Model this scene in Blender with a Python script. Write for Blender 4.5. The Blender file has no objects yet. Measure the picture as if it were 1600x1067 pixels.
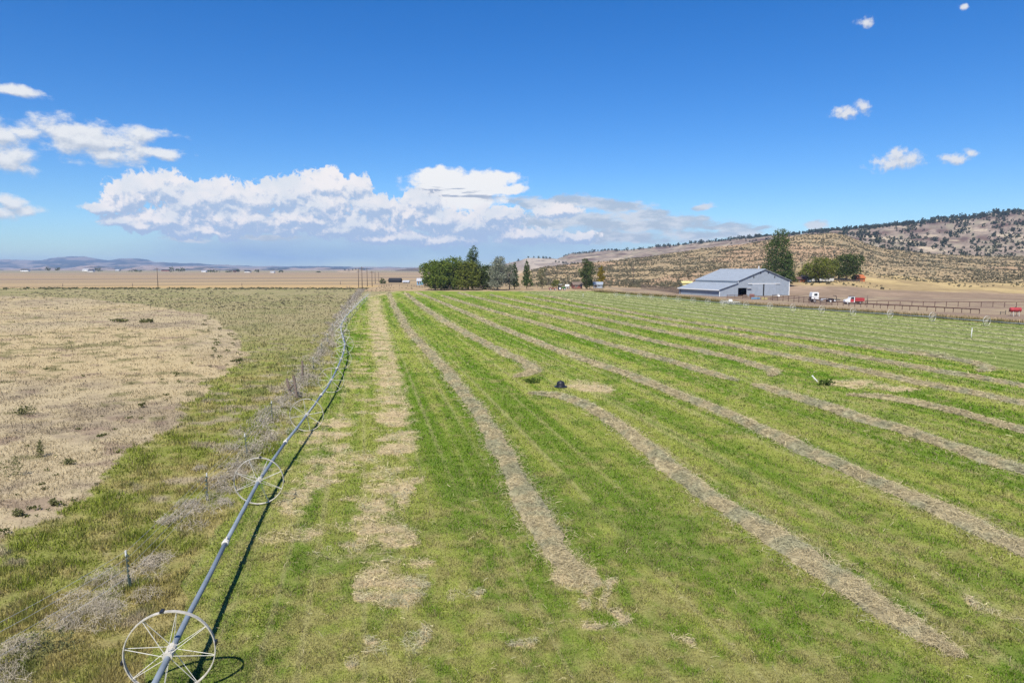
import bpy, math, random
import numpy as np
from mathutils import Vector, Matrix
R = math.radians
rng = np.random.default_rng(7)
random.seed(7)
sc = bpy.context.scene
COL = sc.collection

# ------------------------------------------------------------------ camera
H, F, CX, CY, PITCH = 9.1, 1067.0, 800.0, 533.5, R(6.07)
SP, CP = math.sin(PITCH), math.cos(PITCH)
cd = bpy.data.cameras.new('camera'); cam = bpy.data.objects.new('camera', cd); COL.objects.link(cam)
cam.location = (0, 0, H); cam.rotation_euler = (math.pi/2 - PITCH, 0, 0)
cd.sensor_width = 36.0; cd.lens = 36.0*F/1600.0
cd.clip_start = 0.1; cd.clip_end = 60000
sc.camera = cam
sc.view_settings.view_transform = 'Standard'; sc.view_settings.look = 'None'
sc.view_settings.gamma = 1.0; sc.view_settings.use_curve_mapping = False
sc.view_settings.exposure = 0.70

# ------------------------------------------------------------------ sun
SHX, SHY = 0.20, 0.74                      # shadow of a 1 m stick
SUN_EL = math.atan2(1, math.hypot(SHX, SHY)); SUN_AZ = math.atan2(-SHX, -SHY)
sl = bpy.data.lights.new('sun', 'SUN'); sun = bpy.data.objects.new('sun', sl); COL.objects.link(sun)
sl.energy = 4.5; sl.angle = R(0.5); sl.color = (1.0, 0.94, 0.84)
sun.rotation_euler = Vector((SHX, SHY, -1)).to_track_quat('-Z', 'Y').to_euler()
sun.location = (0, 0, 100)

# ------------------------------------------------------------------ picture <-> world
def ray(px, py):
    u = (px-CX)/F; v = (py-CY)/F
    return u, CP - v*SP, -SP - v*CP
def P(px, py, z=0.0):                       # where a picture ray meets the level z
    a, b, c = ray(px, py); t = (H-z)/(-c)
    return Vector((a*t, b*t, z))
def at(px, py, Y):                          # where a picture ray is Y metres ahead
    a, b, c = ray(px, py); t = Y/b
    return Vector((a*t, Y, H + c*t))

# ------------------------------------------------------------------ world: sky with clouds
W = bpy.data.worlds.new('World'); sc.world = W; W.use_nodes = True
nt = W.node_tree; nt.nodes.clear()
class S:
    """one socket with arithmetic"""
    def __init__(s, k): s.k = k
    def __add__(a, b): return M('ADD', a, b)
    def __radd__(a, b): return M('ADD', b, a)
    def __sub__(a, b): return M('SUBTRACT', a, b)
    def __rsub__(a, b): return M('SUBTRACT', b, a)
    def __mul__(a, b): return M('MULTIPLY', a, b)
    def __rmul__(a, b): return M('MULTIPLY', b, a)
def put(inp, v):
    if isinstance(v, S): nt.links.new(v.k, inp)
    else: inp.default_value = v
def M(op, a, b=None, c=None, clamp=False):
    n = nt.nodes.new('ShaderNodeMath'); n.operation = op; n.use_clamp = clamp
    put(n.inputs[0], a)
    if b is not None: put(n.inputs[1], b)
    if c is not None: put(n.inputs[2], c)
    return S(n.outputs[0])
def VM(op, a, b=None, c=None):
    n = nt.nodes.new('ShaderNodeVectorMath'); n.operation = op
    put(n.inputs[0], a)
    if b is not None: put(n.inputs[1], b)
    if c is not None: put(n.inputs[2], c)
    return S(n.outputs['Value'] if op in ('LENGTH', 'DOT_PRODUCT') else n.outputs['Vector'])
def smooth(x, lo, hi):
    n = nt.nodes.new('ShaderNodeMapRange'); n.interpolation_type = 'SMOOTHSTEP'
    put(n.inputs['Value'], x); n.inputs['From Min'].default_value = lo; n.inputs['From Max'].default_value = hi
    return S(n.outputs['Result'])
def noise(p, scale, detail=5, rough=0.55, color=False):
    n = nt.nodes.new('ShaderNodeTexNoise'); n.noise_dimensions = '3D'
    put(n.inputs['Vector'], p); n.inputs['Scale'].default_value = scale
    n.inputs['Detail'].default_value = detail; n.inputs['Roughness'].default_value = rough
    return S(n.outputs['Color' if color else 'Fac'])
def cmix(f, a, b):
    n = nt.nodes.new('ShaderNodeMix'); n.data_type = 'RGBA'
    put(n.inputs[0], f); put(n.inputs[6], a); put(n.inputs[7], b)
    return S(n.outputs[2])
tc = nt.nodes.new('ShaderNodeTexCoord')
sx = nt.nodes.new('ShaderNodeSeparateXYZ'); nt.links.new(tc.outputs['Generated'], sx.inputs[0])
dx, dy, dz = (S(o) for o in sx.outputs)
U = M('ARCTAN2', dx, dy)*F; Wv = M('ARCSINE', dz)*F
cb = nt.nodes.new('ShaderNodeCombineXYZ'); put(cb.inputs[0], U); put(cb.inputs[1], Wv); cb.inputs[2].default_value = 0
p0 = S(cb.outputs[0])
def uw(px, py):
    a, b, c = ray(px, py); return math.atan2(a, b)*F, math.asin(c/math.sqrt(a*a+b*b+c*c))*F
def ell(p, px, py, rx, ry):                # 1 at the centre, 0 on the rim of an ellipse
    u, w = uw(px, py); ru = abs(uw(px+rx, py)[0]-uw(px-rx, py)[0])/2; rw = abs(uw(px, py+ry)[1]-uw(px, py-ry)[1])/2
    return VM('LENGTH', VM('MULTIPLY_ADD', p, (1/ru, 1/rw, 0), (-u/ru, -w/rw, 0)))
def union(p, L):
    m = None
    for e in L:
        q = ell(p, *e); m = q if m is None else M('SMOOTH_MIN', m, q, 0.18)
    return 1.0 - m
def warp(p, amp, scale, det=3):
    q = VM('SUBTRACT', noise(p, scale, det, 0.6, True), (0.5, 0.5, 0.5))
    return VM('MULTIPLY_ADD', q, (amp, amp*0.8, 0), p)
BANK = [(165,325,34,11),(200,308,45,26),(235,292,42,26),(262,300,45,32),(300,312,60,32),(345,308,60,28),(400,314,60,30),
        (440,310,55,30),(480,298,48,32),(520,292,46,26),(552,292,30,20),(500,322,80,34),(585,322,50,22),(640,332,60,22),
        (190,345,34,16),(260,345,80,22),(380,345,90,22),(470,345,80,24),(560,352,70,24),(690,345,60,22),(740,352,70,24),
        (820,368,60,16),(775,340,50,20),(870,330,40,13),(905,372,36,11),(610,372,80,11),(700,376,70,11),(540,362,70,14),(220,352,50,14),(320,362,80,14),(655,318,40,22)]
BANK2 = [(870,316,95,13),(945,322,70,12),(1000,336,60,11),(1060,344,60,9),(1130,354,55,6),(1185,357,22,4),(1275,351,19,8),(1100,324,18,8),
         (300,373,40,7),(410,372,80,6),(1010,352,140,14),(880,345,120,16),(1120,366,110,10),(960,372,110,12)]
LEFT = [(95,207,50,24),(140,222,70,24),(165,244,65,16),(40,205,62,15),(225,210,45,12),(250,240,46,9),(14,246,40,22),(-10,205,60,22),
        (48,331,26,8),(10,316,24,12),(-20,330,40,16),(20,143,56,8)]
RIGHT = [(1398,254,44,15),(1400,243,22,15),(1420,248,22,14),(1490,249,34,9),(1520,240,12,7),(1330,177,30,9),(1345,170,14,11),(1312,172,14,9),
         (1352,34,15,8),(1506,9,12,6)]
ANVIL = [(722,288,96,26),(690,276,56,17),(765,280,55,14),(725,308,72,24),(700,300,62,30),(790,295,40,9)]
def cumulus(p):
    q = warp(p, 22, 0.028)
    b = M('ABSOLUTE', noise(q, 0.05, 5, 0.6)-0.5)            # billows: round lobes with sharp creases
    return union(q, BANK) + (noise(q, 0.03, 8, 0.66)-0.5)*1.5 + (0.10-b)*2.6
def lit(f, p, off): return M('SUBTRACT', f(p), f(VM('ADD', p, off)))
dA = cumulus(p0); dA2 = cumulus(VM('ADD', p0, (-3.0, 8, 0)))
aA = smooth(dA, 0.0, 0.30)
shA = smooth((dA-dA2)*1.25 + (Wv-84.0)*0.0062, -0.50, 0.46)
big = smooth(noise(VM('MULTIPLY', p0, (1, 1.6, 1)), 0.016, 3, 0.5), 0.36, 0.62)
cA = cmix(shA, (0.42, 0.54, 0.74, 1), cmix(big, (0.76, 0.80, 0.86, 1), (0.94, 0.90, 0.90, 1)))
pS = VM('MULTIPLY', p0, (0.42, 1.25, 1))
def sheet(p, L, amp, sc_, st): return union(warp(p, 18, 0.025), L) + (noise(VM('MULTIPLY', p, st), sc_, 6, 0.62)-0.5)*amp
dB = sheet(p0, BANK2, 2.2, 0.05, (0.5, 1.2, 1)); aB = smooth(dB, -0.12, 0.5)*0.88
cB = cmix(smooth(noise(pS, 0.045, 5, 0.6), 0.42, 0.62), (0.46, 0.53, 0.63, 1), (0.72, 0.74, 0.78, 1))
dL = sheet(p0, LEFT, 3.4, 0.036, (0.7, 1.1, 1)); dL2 = sheet(VM('ADD', p0, (-3, 8, 0)), LEFT, 3.4, 0.036, (0.7, 1.1, 1))
aL = smooth(dL, -0.35, 0.62)*0.95
cL = cmix(smooth(dL-dL2, -0.7, 0.55), (0.52, 0.58, 0.68, 1), (0.86, 0.87, 0.88, 1))
dR = sheet(p0, RIGHT, 3.0, 0.075, (1, 1, 1)); dR2 = sheet(VM('ADD', p0, (-2, 6, 0)), RIGHT, 3.0, 0.075, (1, 1, 1))
aR = smooth(dR, -0.18, 0.9)*0.9
cR = cmix(smooth(dR-dR2, -0.9, 0.6), (0.55, 0.59, 0.66, 1), (0.82, 0.82, 0.83, 1))
dV = sheet(p0, ANVIL, 1.3, 0.06, (0.8, 1.1, 1)); aV = smooth(dV, -0.06, 0.35)
stk = smooth(noise(VM('MULTIPLY', VM('ADD', p0, (0, 0, 7)), (0.16, 1.5, 1)), 0.075, 4, 0.55), 0.53, 0.60)*smooth(ell(warp(p0, 8, 0.05), 722, 298, 95, 21), 1.0, 0.6)
cV = cmix(stk, (0.92, 0.92, 0.92, 1), (0.42, 0.48, 0.60, 1))
# low grey veil of rain and distant cloud above the horizon
veil = smooth(union(warp(p0, 40, 0.008), [(700, 368, 620, 52), (470, 385, 340, 40)]), 0.0, 0.75)*(noise(VM('MULTIPLY', p0, (0.3, 1, 1)), 0.03, 4, 0.5)*0.7+0.45)
cVe = cmix(smooth(Wv, 8, 56), (0.25, 0.40, 0.66, 1), (0.47, 0.57, 0.72, 1))
sky = nt.nodes.new('ShaderNodeTexSky'); sky.sky_type = 'NISHITA'; sky.sun_disc = False
sky.sun_elevation = SUN_EL; sky.sun_rotation = SUN_AZ
sky.altitude = 1300; sky.air_density = 1.15; sky.dust_density = 0.25; sky.ozone_density = 2.2
hs = nt.nodes.new('ShaderNodeHueSaturation'); nt.links.new(sky.outputs[0], hs.inputs['Color'])
hs.inputs['Saturation'].default_value = 1.42; hs.inputs['Value'].default_value = 1.0
tn = nt.nodes.new('ShaderNodeMix'); tn.data_type = 'RGBA'; tn.blend_type = 'MULTIPLY'; tn.inputs[0].default_value = 1.0
nt.links.new(hs.outputs[0], tn.inputs[6]); tn.inputs[7].default_value = (0.68, 0.87, 1.16, 1)
bg = nt.nodes.new('ShaderNodeBackground'); nt.links.new(tn.outputs[2], bg.inputs[0]); bg.inputs[1].default_value = 0.073
cur = bg.outputs[0]
for a, c in ((veil, cVe), (aB, cB), (aV, cV), (aA, cA), (aL, cL), (aR, cR)):
    b2 = nt.nodes.new('ShaderNodeBackground'); put(b2.inputs[0], c); b2.inputs[1].default_value = 0.63
    mx = nt.nodes.new('ShaderNodeMixShader'); put(mx.inputs[0], a); nt.links.new(cur, mx.inputs[1]); nt.links.new(b2.outputs[0], mx.inputs[2])
    cur = mx.outputs[0]
wo = nt.nodes.new('ShaderNodeOutputWorld'); nt.links.new(cur, wo.inputs[0])
W.cycles.sampling_method = 'MANUAL'; W.cycles.sample_map_resolution = 512
sc.cycles.use_denoising = True; sc.cycles.denoiser = 'OPENIMAGEDENOISE'; sc.cycles.denoising_input_passes = 'RGB_ALBEDO_NORMAL'; sc.cycles.denoising_prefilter = 'NONE'
sc.cycles.max_bounces = 6; sc.cycles.diffuse_bounces = 3; sc.cycles.volume_bounces = 0

# ------------------------------------------------------------------ numeric noise
def h2(ix, iy, seed):
    h = (ix.astype(np.int64)*374761393 + iy.astype(np.int64)*668265263 + seed*974634777) & 0xffffffff
    h = ((h ^ (h >> 13))*1274126177) & 0xffffffff
    return ((h ^ (h >> 16)) & 0xffffff)/float(0xffffff)
def vn(x, y, seed=0):
    ix = np.floor(x); iy = np.floor(y); fx = x-ix; fy = y-iy
    fx = fx*fx*(3-2*fx); fy = fy*fy*(3-2*fy)
    a = h2(ix, iy, seed); b = h2(ix+1, iy, seed); c = h2(ix, iy+1, seed); d = h2(ix+1, iy+1, seed)
    return (a*(1-fx)+b*fx)*(1-fy) + (c*(1-fx)+d*fx)*fy
def fbm(x, y, o=4, seed=0):
    x = np.asarray(x, float); y = np.asarray(y, float)
    s = 0; a = 0.5; t = 0
    for k in range(o):
        s = s + a*vn(x*2**k+k*17.3, y*2**k-k*9.1, seed+k); t += a; a *= 0.55
    return s/t
def sstep(x, a, b):
    t = np.clip((x-a)/(b-a), 0, 1); return t*t*(3-2*t)
def mixc(a, b, m): return a*(1-m[:, None]) + b*m[:, None]
def A3(*c): return np.array(c, float)[None, :]

# ------------------------------------------------------------------ materials
def principled(name, col, rough=0.7, metal=0.0, var=0.15, scale=3.0, spec=0.3, bump=0.0, coat=0.0):
    m = bpy.data.materials.new(name); m.use_nodes = True; t = m.node_tree; b = t.nodes['Principled BSDF']
    b.inputs['Roughness'].default_value = rough; b.inputs['Metallic'].default_value = metal
    b.inputs['Specular IOR Level'].default_value = spec
    tx = t.nodes.new('ShaderNodeTexCoord'); n = t.nodes.new('ShaderNodeTexNoise')
    n.inputs['Scale'].default_value = scale; n.inputs['Detail'].default_value = 5; n.inputs['Roughness'].default_value = 0.6
    t.links.new(tx.outputs['Object'], n.inputs['Vector'])
    r = t.nodes.new('ShaderNodeMapRange'); t.links.new(n.outputs['Fac'], r.inputs['Value'])
    r.inputs['From Min'].default_value = 0.3; r.inputs['From Max'].default_value = 0.7
    r.inputs['To Min'].default_value = 1-var; r.inputs['To Max'].default_value = 1+var
    x = t.nodes.new('ShaderNodeVectorMath'); x.operation = 'SCALE'; x.inputs[0].default_value = col[:3]
    t.links.new(r.outputs[0], x.inputs['Scale']); t.links.new(x.outputs[0], b.inputs['Base Color'])
    if bump:
        bp = t.nodes.new('ShaderNodeBump'); bp.inputs['Strength'].default_value = bump; bp.inputs['Distance'].default_value = 0.02
        t.links.new(n.outputs['Fac'], bp.inputs['Height']); t.links.new(bp.outputs[0], b.inputs['Normal'])
    return m
def attr_mat(name, trans=0.0, noises=(), bump=None, rough=0.85):
    """colour from the mesh's own Col, varied by noises of (scale, amount)"""
    m = bpy.data.materials.new(name); m.use_nodes = True; t = m.node_tree; b = t.nodes['Principled BSDF']
    b.inputs['Roughness'].default_value = rough; b.inputs['Specular IOR Level'].default_value = 0.0
    a = t.nodes.new('ShaderNodeAttribute'); a.attribute_name = 'Col'; col = a.outputs['Color']
    tx = t.nodes.new('ShaderNodeTexCoord')
    for sc_, am in noises:
        n = t.nodes.new('ShaderNodeTexNoise'); n.inputs['Scale'].default_value = sc_; n.inputs['Detail'].default_value = 4
        n.inputs['Roughness'].default_value = 0.65
        t.links.new(tx.outputs['Object'], n.inputs['Vector'])
        r = t.nodes.new('ShaderNodeMapRange'); t.links.new(n.outputs['Fac'], r.inputs['Value'])
        r.inputs['From Min'].default_value = 0.3; r.inputs['From Max'].default_value = 0.7
        r.inputs['To Min'].default_value = 1-am; r.inputs['To Max'].default_value = 1+am
        x = t.nodes.new('ShaderNodeVectorMath'); x.operation = 'SCALE'
        t.links.new(col, x.inputs[0]); t.links.new(r.outputs[0], x.inputs['Scale']); col = x.outputs[0]
    t.links.new(col, b.inputs['Base Color'])
    if bump:
        n = t.nodes.new('ShaderNodeTexNoise'); n.inputs['Scale'].default_value = bump[0]; n.inputs['Detail'].default_value = 6
        t.links.new(tx.outputs['Object'], n.inputs['Vector'])
        bp = t.nodes.new('ShaderNodeBump'); bp.inputs['Strength'].default_value = bump[1]; bp.inputs['Distance'].default_value = bump[2]
        t.links.new(n.outputs['Fac'], bp.inputs['Height']); t.links.new(bp.outputs[0], b.inputs['Normal'])
    if trans:
        tr = t.nodes.new('ShaderNodeBsdfTranslucent'); t.links.new(col, tr.inputs['Color'])
        mx = t.nodes.new('ShaderNodeMixShader'); mx.inputs[0].default_value = trans
        t.links.new(b.outputs[0], mx.inputs[1]); t.links.new(tr.outputs[0], mx.inputs[2])
        t.links.new(mx.outputs[0], t.nodes['Material Output'].inputs['Surface'])
    return m
M_ground = attr_mat('ground_soil', 0, ((9.0, 0.28), (1.3, 0.16)), (14, 0.6, 0.05))
M_hill = attr_mat('hill_soil', 0, ((0.35, 0.16), (0.06, 0.12)), (0.3, 0.7, 1.2))
M_far = attr_mat('mountain_soil', 0, ((0.01, 0.2), (0.003, 0.2)), (0.01, 0.8, 30))
M_grass = attr_mat('grass_blades', 0.40)
M_leaf = attr_mat('leaves', 0.28)
M_hay = attr_mat('hay', 0.25, ((6.0, 0.16),), (16, 0.8, 0.04))
M_twig = attr_mat('dry_twigs', 0.1)
M_bark = principled('bark', (0.16, 0.12, 0.09), 0.9, var=0.3, scale=6)
M_wood = principled('weathered_wood', (0.16, 0.12, 0.095), 0.9, var=0.35, scale=8, bump=0.4)
M_pole = principled('creosote_pole', (0.09, 0.065, 0.05), 0.85, var=0.3, scale=4)
M_alu = principled('aluminium_pipe', (0.20, 0.235, 0.265), 0.5, 0.15, 0.18, 2.5)
M_rim = principled('galvanised_rim', (0.44, 0.41, 0.35), 0.6, 0.1, 0.3, 7)
M_spoke = principled('pale_spoke', (0.50, 0.47, 0.40), 0.6, 0.1, 0.15, 7)
M_black = principled('black_rubber', (0.015, 0.016, 0.022), 0.45, 0, 0.3, 8)
M_wall = principled('blue_grey_metal_wall', (0.27, 0.305, 0.35), 0.6, 0.1, 0.10, 0.9)
M_wall2 = principled('blue_grey_metal_rib', (0.295, 0.33, 0.38), 0.6, 0.1, 0.10, 0.9)
M_roof = principled('pale_metal_roof', (0.28, 0.315, 0.355), 0.6, 0.1, 0.08, 0.6)
M_trim = principled('white_trim', (0.75, 0.75, 0.74), 0.5, 0, 0.06, 2)
M_dark = principled('opening_shade_black', (0.02, 0.02, 0.022), 0.9)  # near-black that puts the shade of barn openings into the colour
M_rust = principled('rusty_brown_rail', (0.10, 0.055, 0.045), 0.8, 0, 0.35, 3)
M_white = principled('white_paint', (0.66, 0.66, 0.65), 0.35, 0, 0.06, 2)
M_red = principled('red_paint', (0.34, 0.04, 0.045), 0.45, 0, 0.2, 2)
M_glass = principled('dark_glass', (0.03, 0.04, 0.05), 0.08, 0, 0.05, spec=0.6)
M_steel = principled('dark_steel', (0.05, 0.05, 0.055), 0.6, 0.3, 0.25, 3)
M_grey = principled('grey_paint', (0.35, 0.36, 0.38), 0.6, 0, 0.15, 2)
M_green = principled('green_paint', (0.03, 0.12, 0.03), 0.45, 0, 0.15, 3)
M_yellow = principled('pale_yellow_sheet', (0.60, 0.52, 0.22), 0.6, 0, 0.15, 1)
M_orange = principled('orange_boards', (0.36, 0.11, 0.04), 0.8, 0, 0.25, 2)
M_blue = principled('blue_sheet', (0.16, 0.38, 0.62), 0.6, 0, 0.1, 1)
M_tpost = principled('green_steel_post', (0.075, 0.10, 0.085), 0.6, 0.1, 0.25, 5)
M_char = principled('black_roof', (0.02, 0.02, 0.022), 0.8)
M_brick = principled('dull_red_boards', (0.24, 0.09, 0.07), 0.85, 0, 0.25, 2)

# ------------------------------------------------------------------ object helpers
def tag(o, label=None, cat=None, group=None, kind=None):
    if label: o['label'] = label
    if cat: o['category'] = cat
    if group: o['group'] = group
    if kind: o['kind'] = kind
    return o
def empty(name, loc, rz=0.0, label=None, cat=None, group=None):
    o = bpy.data.objects.new(name, None); COL.objects.link(o); o.location = loc; o.rotation_euler = (0, 0, rz)
    o.empty_display_size = 0.2
    return tag(o, label, cat, group)
def link(name, me, parent=None, loc=None):
    o = bpy.data.objects.new(name, me); COL.objects.link(o)
    if parent: o.parent = parent
    if loc is not None: o.location = loc
    return o
def mesh_np(name, v, f, mat, col=None, parent=None, smooth_=False, loc=None, linked=True):
    """v (N,3), f (M,3) or (M,4), col per vertex"""
    v = np.asarray(v, np.float32); f = np.asarray(f, np.int32); k = f.shape[1]
    me = bpy.data.meshes.new(name)
    me.vertices.add(len(v)); me.vertices.foreach_set('co', v.ravel())
    me.loops.add(f.size); me.loops.foreach_set('vertex_index', f.ravel())
    me.polygons.add(len(f)); me.polygons.foreach_set('loop_start', np.arange(0, f.size, k, dtype=np.int32))
    me.polygons.foreach_set('use_smooth', np.full(len(f), smooth_, bool))
    me.update(calc_edges=True)
    if col is not None:
        a = me.color_attributes.new('Col', 'FLOAT_COLOR', 'POINT')
        c4 = np.ones((len(v), 4), np.float32); c4[:, :3] = col
        a.data.foreach_set('color', c4.ravel())
    me.materials.append(mat)
    return link(name, me, parent, loc) if linked else me
class MB:
    """collects simple solids into one mesh"""
    def __init__(s): s.v = []; s.f = []
    def add(s, vs, fs):
        o = len(s.v); s.v += [tuple(x) for x in vs]; s.f += [tuple(i+o for i in f) for f in fs]; return s
    def box(s, x0, x1, y0, y1, z0, z1, inset=0.0, m=None):
        vs = [(x0,y0,z0),(x1,y0,z0),(x1,y1,z0),(x0,y1,z0),(x0+inset,y0+inset,z1),(x1-inset,y0+inset,z1),(x1-inset,y1-inset,z1),(x0+inset,y1-inset,z1)]
        if m is not None: vs = [m @ Vector(q) for q in vs]
        return s.add(vs, [(0,3,2,1),(4,5,6,7),(0,1,5,4),(1,2,6,5),(2,3,7,6),(3,0,4,7)])
    def prism(s, prof, a, b, axis='y'):
        """profile of (p, q) points extruded from a to b along an axis"""
        n = len(prof)
        g = {'y': lambda p, q, t: (p, t, q), 'x': lambda p, q, t: (t, p, q), 'z': lambda p, q, t: (p, q, t)}[axis]
        vs = [g(p, q, a) for p, q in prof] + [g(p, q, b) for p, q in prof]
        return s.add(vs, [tuple(range(n))[::-1], tuple(range(n, 2*n))] + [(i, (i+1) % n, n+(i+1) % n, n+i) for i in range(n)])
    def tube(s, pts, rad, n=8, cap=True):
        pts = [Vector(p) for p in pts]
        if not hasattr(rad, '__len__'): rad = [rad]*len(pts)
        vs = []; fs = []; prev = None
        for i, p in enumerate(pts):
            d = (pts[min(i+1, len(pts)-1)] - pts[max(i-1, 0)]).normalized()
            a = d.cross(Vector((0, 0, 1)) if abs(d.z) < 0.95 else Vector((1, 0, 0))).normalized()
            if prev is not None and a.dot(prev) < 0: a = -a
            prev = a; b = d.cross(a)
            for k in range(n):
                th = 2*math.pi*k/n; vs.append(p + (a*math.cos(th) + b*math.sin(th))*rad[i])
        for i in range(len(pts)-1):
            for k in range(n):
                fs.append((i*n+k, i*n+(k+1) % n, (i+1)*n+(k+1) % n, (i+1)*n+k))
        if cap: fs += [tuple(range(n))[::-1], tuple(range((len(pts)-1)*n, len(pts)*n))]
        return s.add(vs, fs)
    def lathe(s, prof, n=16, m=None):
        vs = []; fs = []
        for r, z in prof:
            for k in range(n):
                th = 2*math.pi*k/n; q = Vector((r*math.cos(th), r*math.sin(th), z)); vs.append(m @ q if m is not None else q)
        for i in range(len(prof)-1):
            for k in range(n): fs.append((i*n+k, i*n+(k+1) % n, (i+1)*n+(k+1) % n, (i+1)*n+k))
        fs += [tuple(range(n))[::-1], tuple(range((len(prof)-1)*n, len(prof)*n))]
        return s.add(vs, fs)
    def mesh(s, name, mat, smooth_=False):
        me = bpy.data.meshes.new(name); me.from_pydata(s.v, [], s.f); me.materials.append(mat)
        me.polygons.foreach_set('use_smooth', [smooth_]*len(me.polygons)); me.update(); return me
    def build(s, name, mat, parent=None, smooth_=False, loc=None): return link(name, s.mesh(name, mat, smooth_), parent, loc)

# ------------------------------------------------------------------ field plan
AF = R(12.0); DF = np.array([-math.sin(AF), math.cos(AF)]); DC = np.array([math.cos(AF), math.sin(AF)])
def cs(x, y): return x*DC[0]+y*DC[1], x*DF[0]+y*DF[1]
def path(pix, z=0.0): return np.array([P(a, b, z)[:2] for a, b in pix])
PIPE_PX = [(205,1140),(265,1018),(352,848),(405,748),(437,702),(474,655),(514,601),(527,575),(537,551),(539,536),(534,521),(532,509),(540,495),(552,482),(563,471),(571,464),(577,459)]
pipe = path(PIPE_PX, 0.97)
FENCE_PX = [(-60,1090),(60,1005),(150,960),(207,915),(265,850),(325,780),(387,710),(430,655),(462,610),(490,575),(515,532),(532,498),(547,476),(558,461),(566,452)]
fence = path(FENCE_PX)
RIGHT_PX = [(1800,522),(1600,508),(1540,504),(1390,493),(1240,482),(1140,475),(1050,465),(960,458.5),(930,456.5)]
redge = path(RIGHT_PX)
YEND = 281.0
def xpipe(y): return np.interp(y, pipe[:, 1], pipe[:, 0])
def xfence(y): return np.interp(y, fence[:, 1], fence[:, 0])
def xright(y): return np.interp(y, redge[:, 1], redge[:, 0])
CIRC = path([(0,462),(120,466),(230,476),(300,488),(345,505),(378,530),(380,550),(362,578),(338,604),(305,640),(262,672),(210,702),(165,738),(120,775),(70,812),(0,838),(-200,900),(-1200,900),(-1200,462)])
def inpoly(x, y, poly):
    r = np.zeros(x.shape, bool); n = len(poly); j = n-1
    for i in range(n):
        xi, yi = poly[i]; xj, yj = poly[j]
        c = ((yi > y) != (yj > y)) & (x < (xj-xi)*(y-yi)/(yj-yi+1e-12)+xi)
        r ^= c; j = i
    return r
# windrow centre lines read from the photograph: (points, half width m, height m)
WIND = [
 ('near', [(607,458),(616,480),(640,520),(688,570),(735,625),(775,690),(812,760),(852,825),(885,880),(905,903),(925,915)], 0.62, 0.20),
 ('hook', [(633,458),(660,480),(700,506),(750,533),(800,558),(836,575),(832,584),(800,591)], 0.75, 0.22),
 ('tub',  [(818,614),(870,617),(920,634),(985,680),(1040,725),(1100,775),(1200,830),(1290,890),(1400,965),(1505,1032)], 0.62, 0.24),
 ('long', [(650,457),(682,470),(725,488),(780,512),(850,540),(920,566),(997,592),(1060,617),(1130,645),(1235,694),(1340,743),(1480,800),(1598,858),(1800,950)], 0.62, 0.24),
 ('pair', [(690,462),(740,478),(800,495),(870,515),(955,540),(1042,564),(1112,584),(1155,597)], 0.62, 0.22),
 ('pairb',[(1168,600),(1182,602),(1235,619),(1340,653),(1480,697),(1600,735),(1800,800)], 0.68, 0.26),
 ('short',[(715,458),(780,474),(860,494),(950,516),(1046,540),(1095,549),(1165,566),(1212,580),(1215,586),(1200,589)], 0.65, 0.22),
 ('mid',  [(765,461),(850,480),(940,499),(1040,520),(1145,541),(1250,561),(1355,582),(1442,601),(1600,631),(1800,672)], 0.62, 0.24),
 ('stub', [(1313,617),(1390,622),(1460,637),(1530,654),(1600,674),(1800,730)], 0.55, 0.20),
 ('upper',[(820,464),(930,485),(1040,507),(1145,523),(1250,541),(1355,561),(1460,580),(1600,604),(1800,638)], 0.62, 0.22),
 ('top',  [(850,462),(940,480),(1040,499),(1130,512),(1215,524),(1390,548),(1495,562),(1548,573),(1545,580),(1525,582)], 0.65, 0.22),
]
# hay litter: picture ellipses that became world patches  (px, py, rx, ry)
LIT = [(900,905,30,18),(935,905,16,12),(950,930,15,16),(962,955,15,16),(968,975,20,14),(905,942,26,8),(940,985,30,9),(622,925,46,21),(590,838,42,26),(625,845,30,16),(575,800,16,18),(612,760,32,13),(590,790,20,12),(452,836,46,14),(430,842,26,12),(462,788,36,10),(500,752,34,9),(475,770,22,9),
       (490,745,22,8),(512,722,30,7),(530,700,28,6),(508,680,36,8),(525,660,30,7),(480,690,18,6),(590,1012,26,10),(655,1000,14,26),(540,1035,26,12),(575,915,26,26),(600,740,24,10),(625,700,30,9),(640,770,10,24),
       (915,603,32,10),(940,608,24,6),(1340,600,52,8),(1400,607,36,4),(1540,960,28,14),(800,1000,22,6),(600,880,22,14),(650,880,14,9),(1060,1000,14,8),(910,940,22,10),(720,925,20,10),(930,985,30,9),(1530,955,14,16)]
LITW = []
for a, b, c, d in LIT:
    q = P(a, b); LITW.append((q.x, q.y, (P(a+c, b).x-P(a-c, b).x)/2, (P(a, b-d).y-P(a, b+d).y)/2))
strip = path([(583,462),(588,490),(598,540),(607,580),(617,630),(619,680),(608,750),(598,830),(610,930)])
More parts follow.
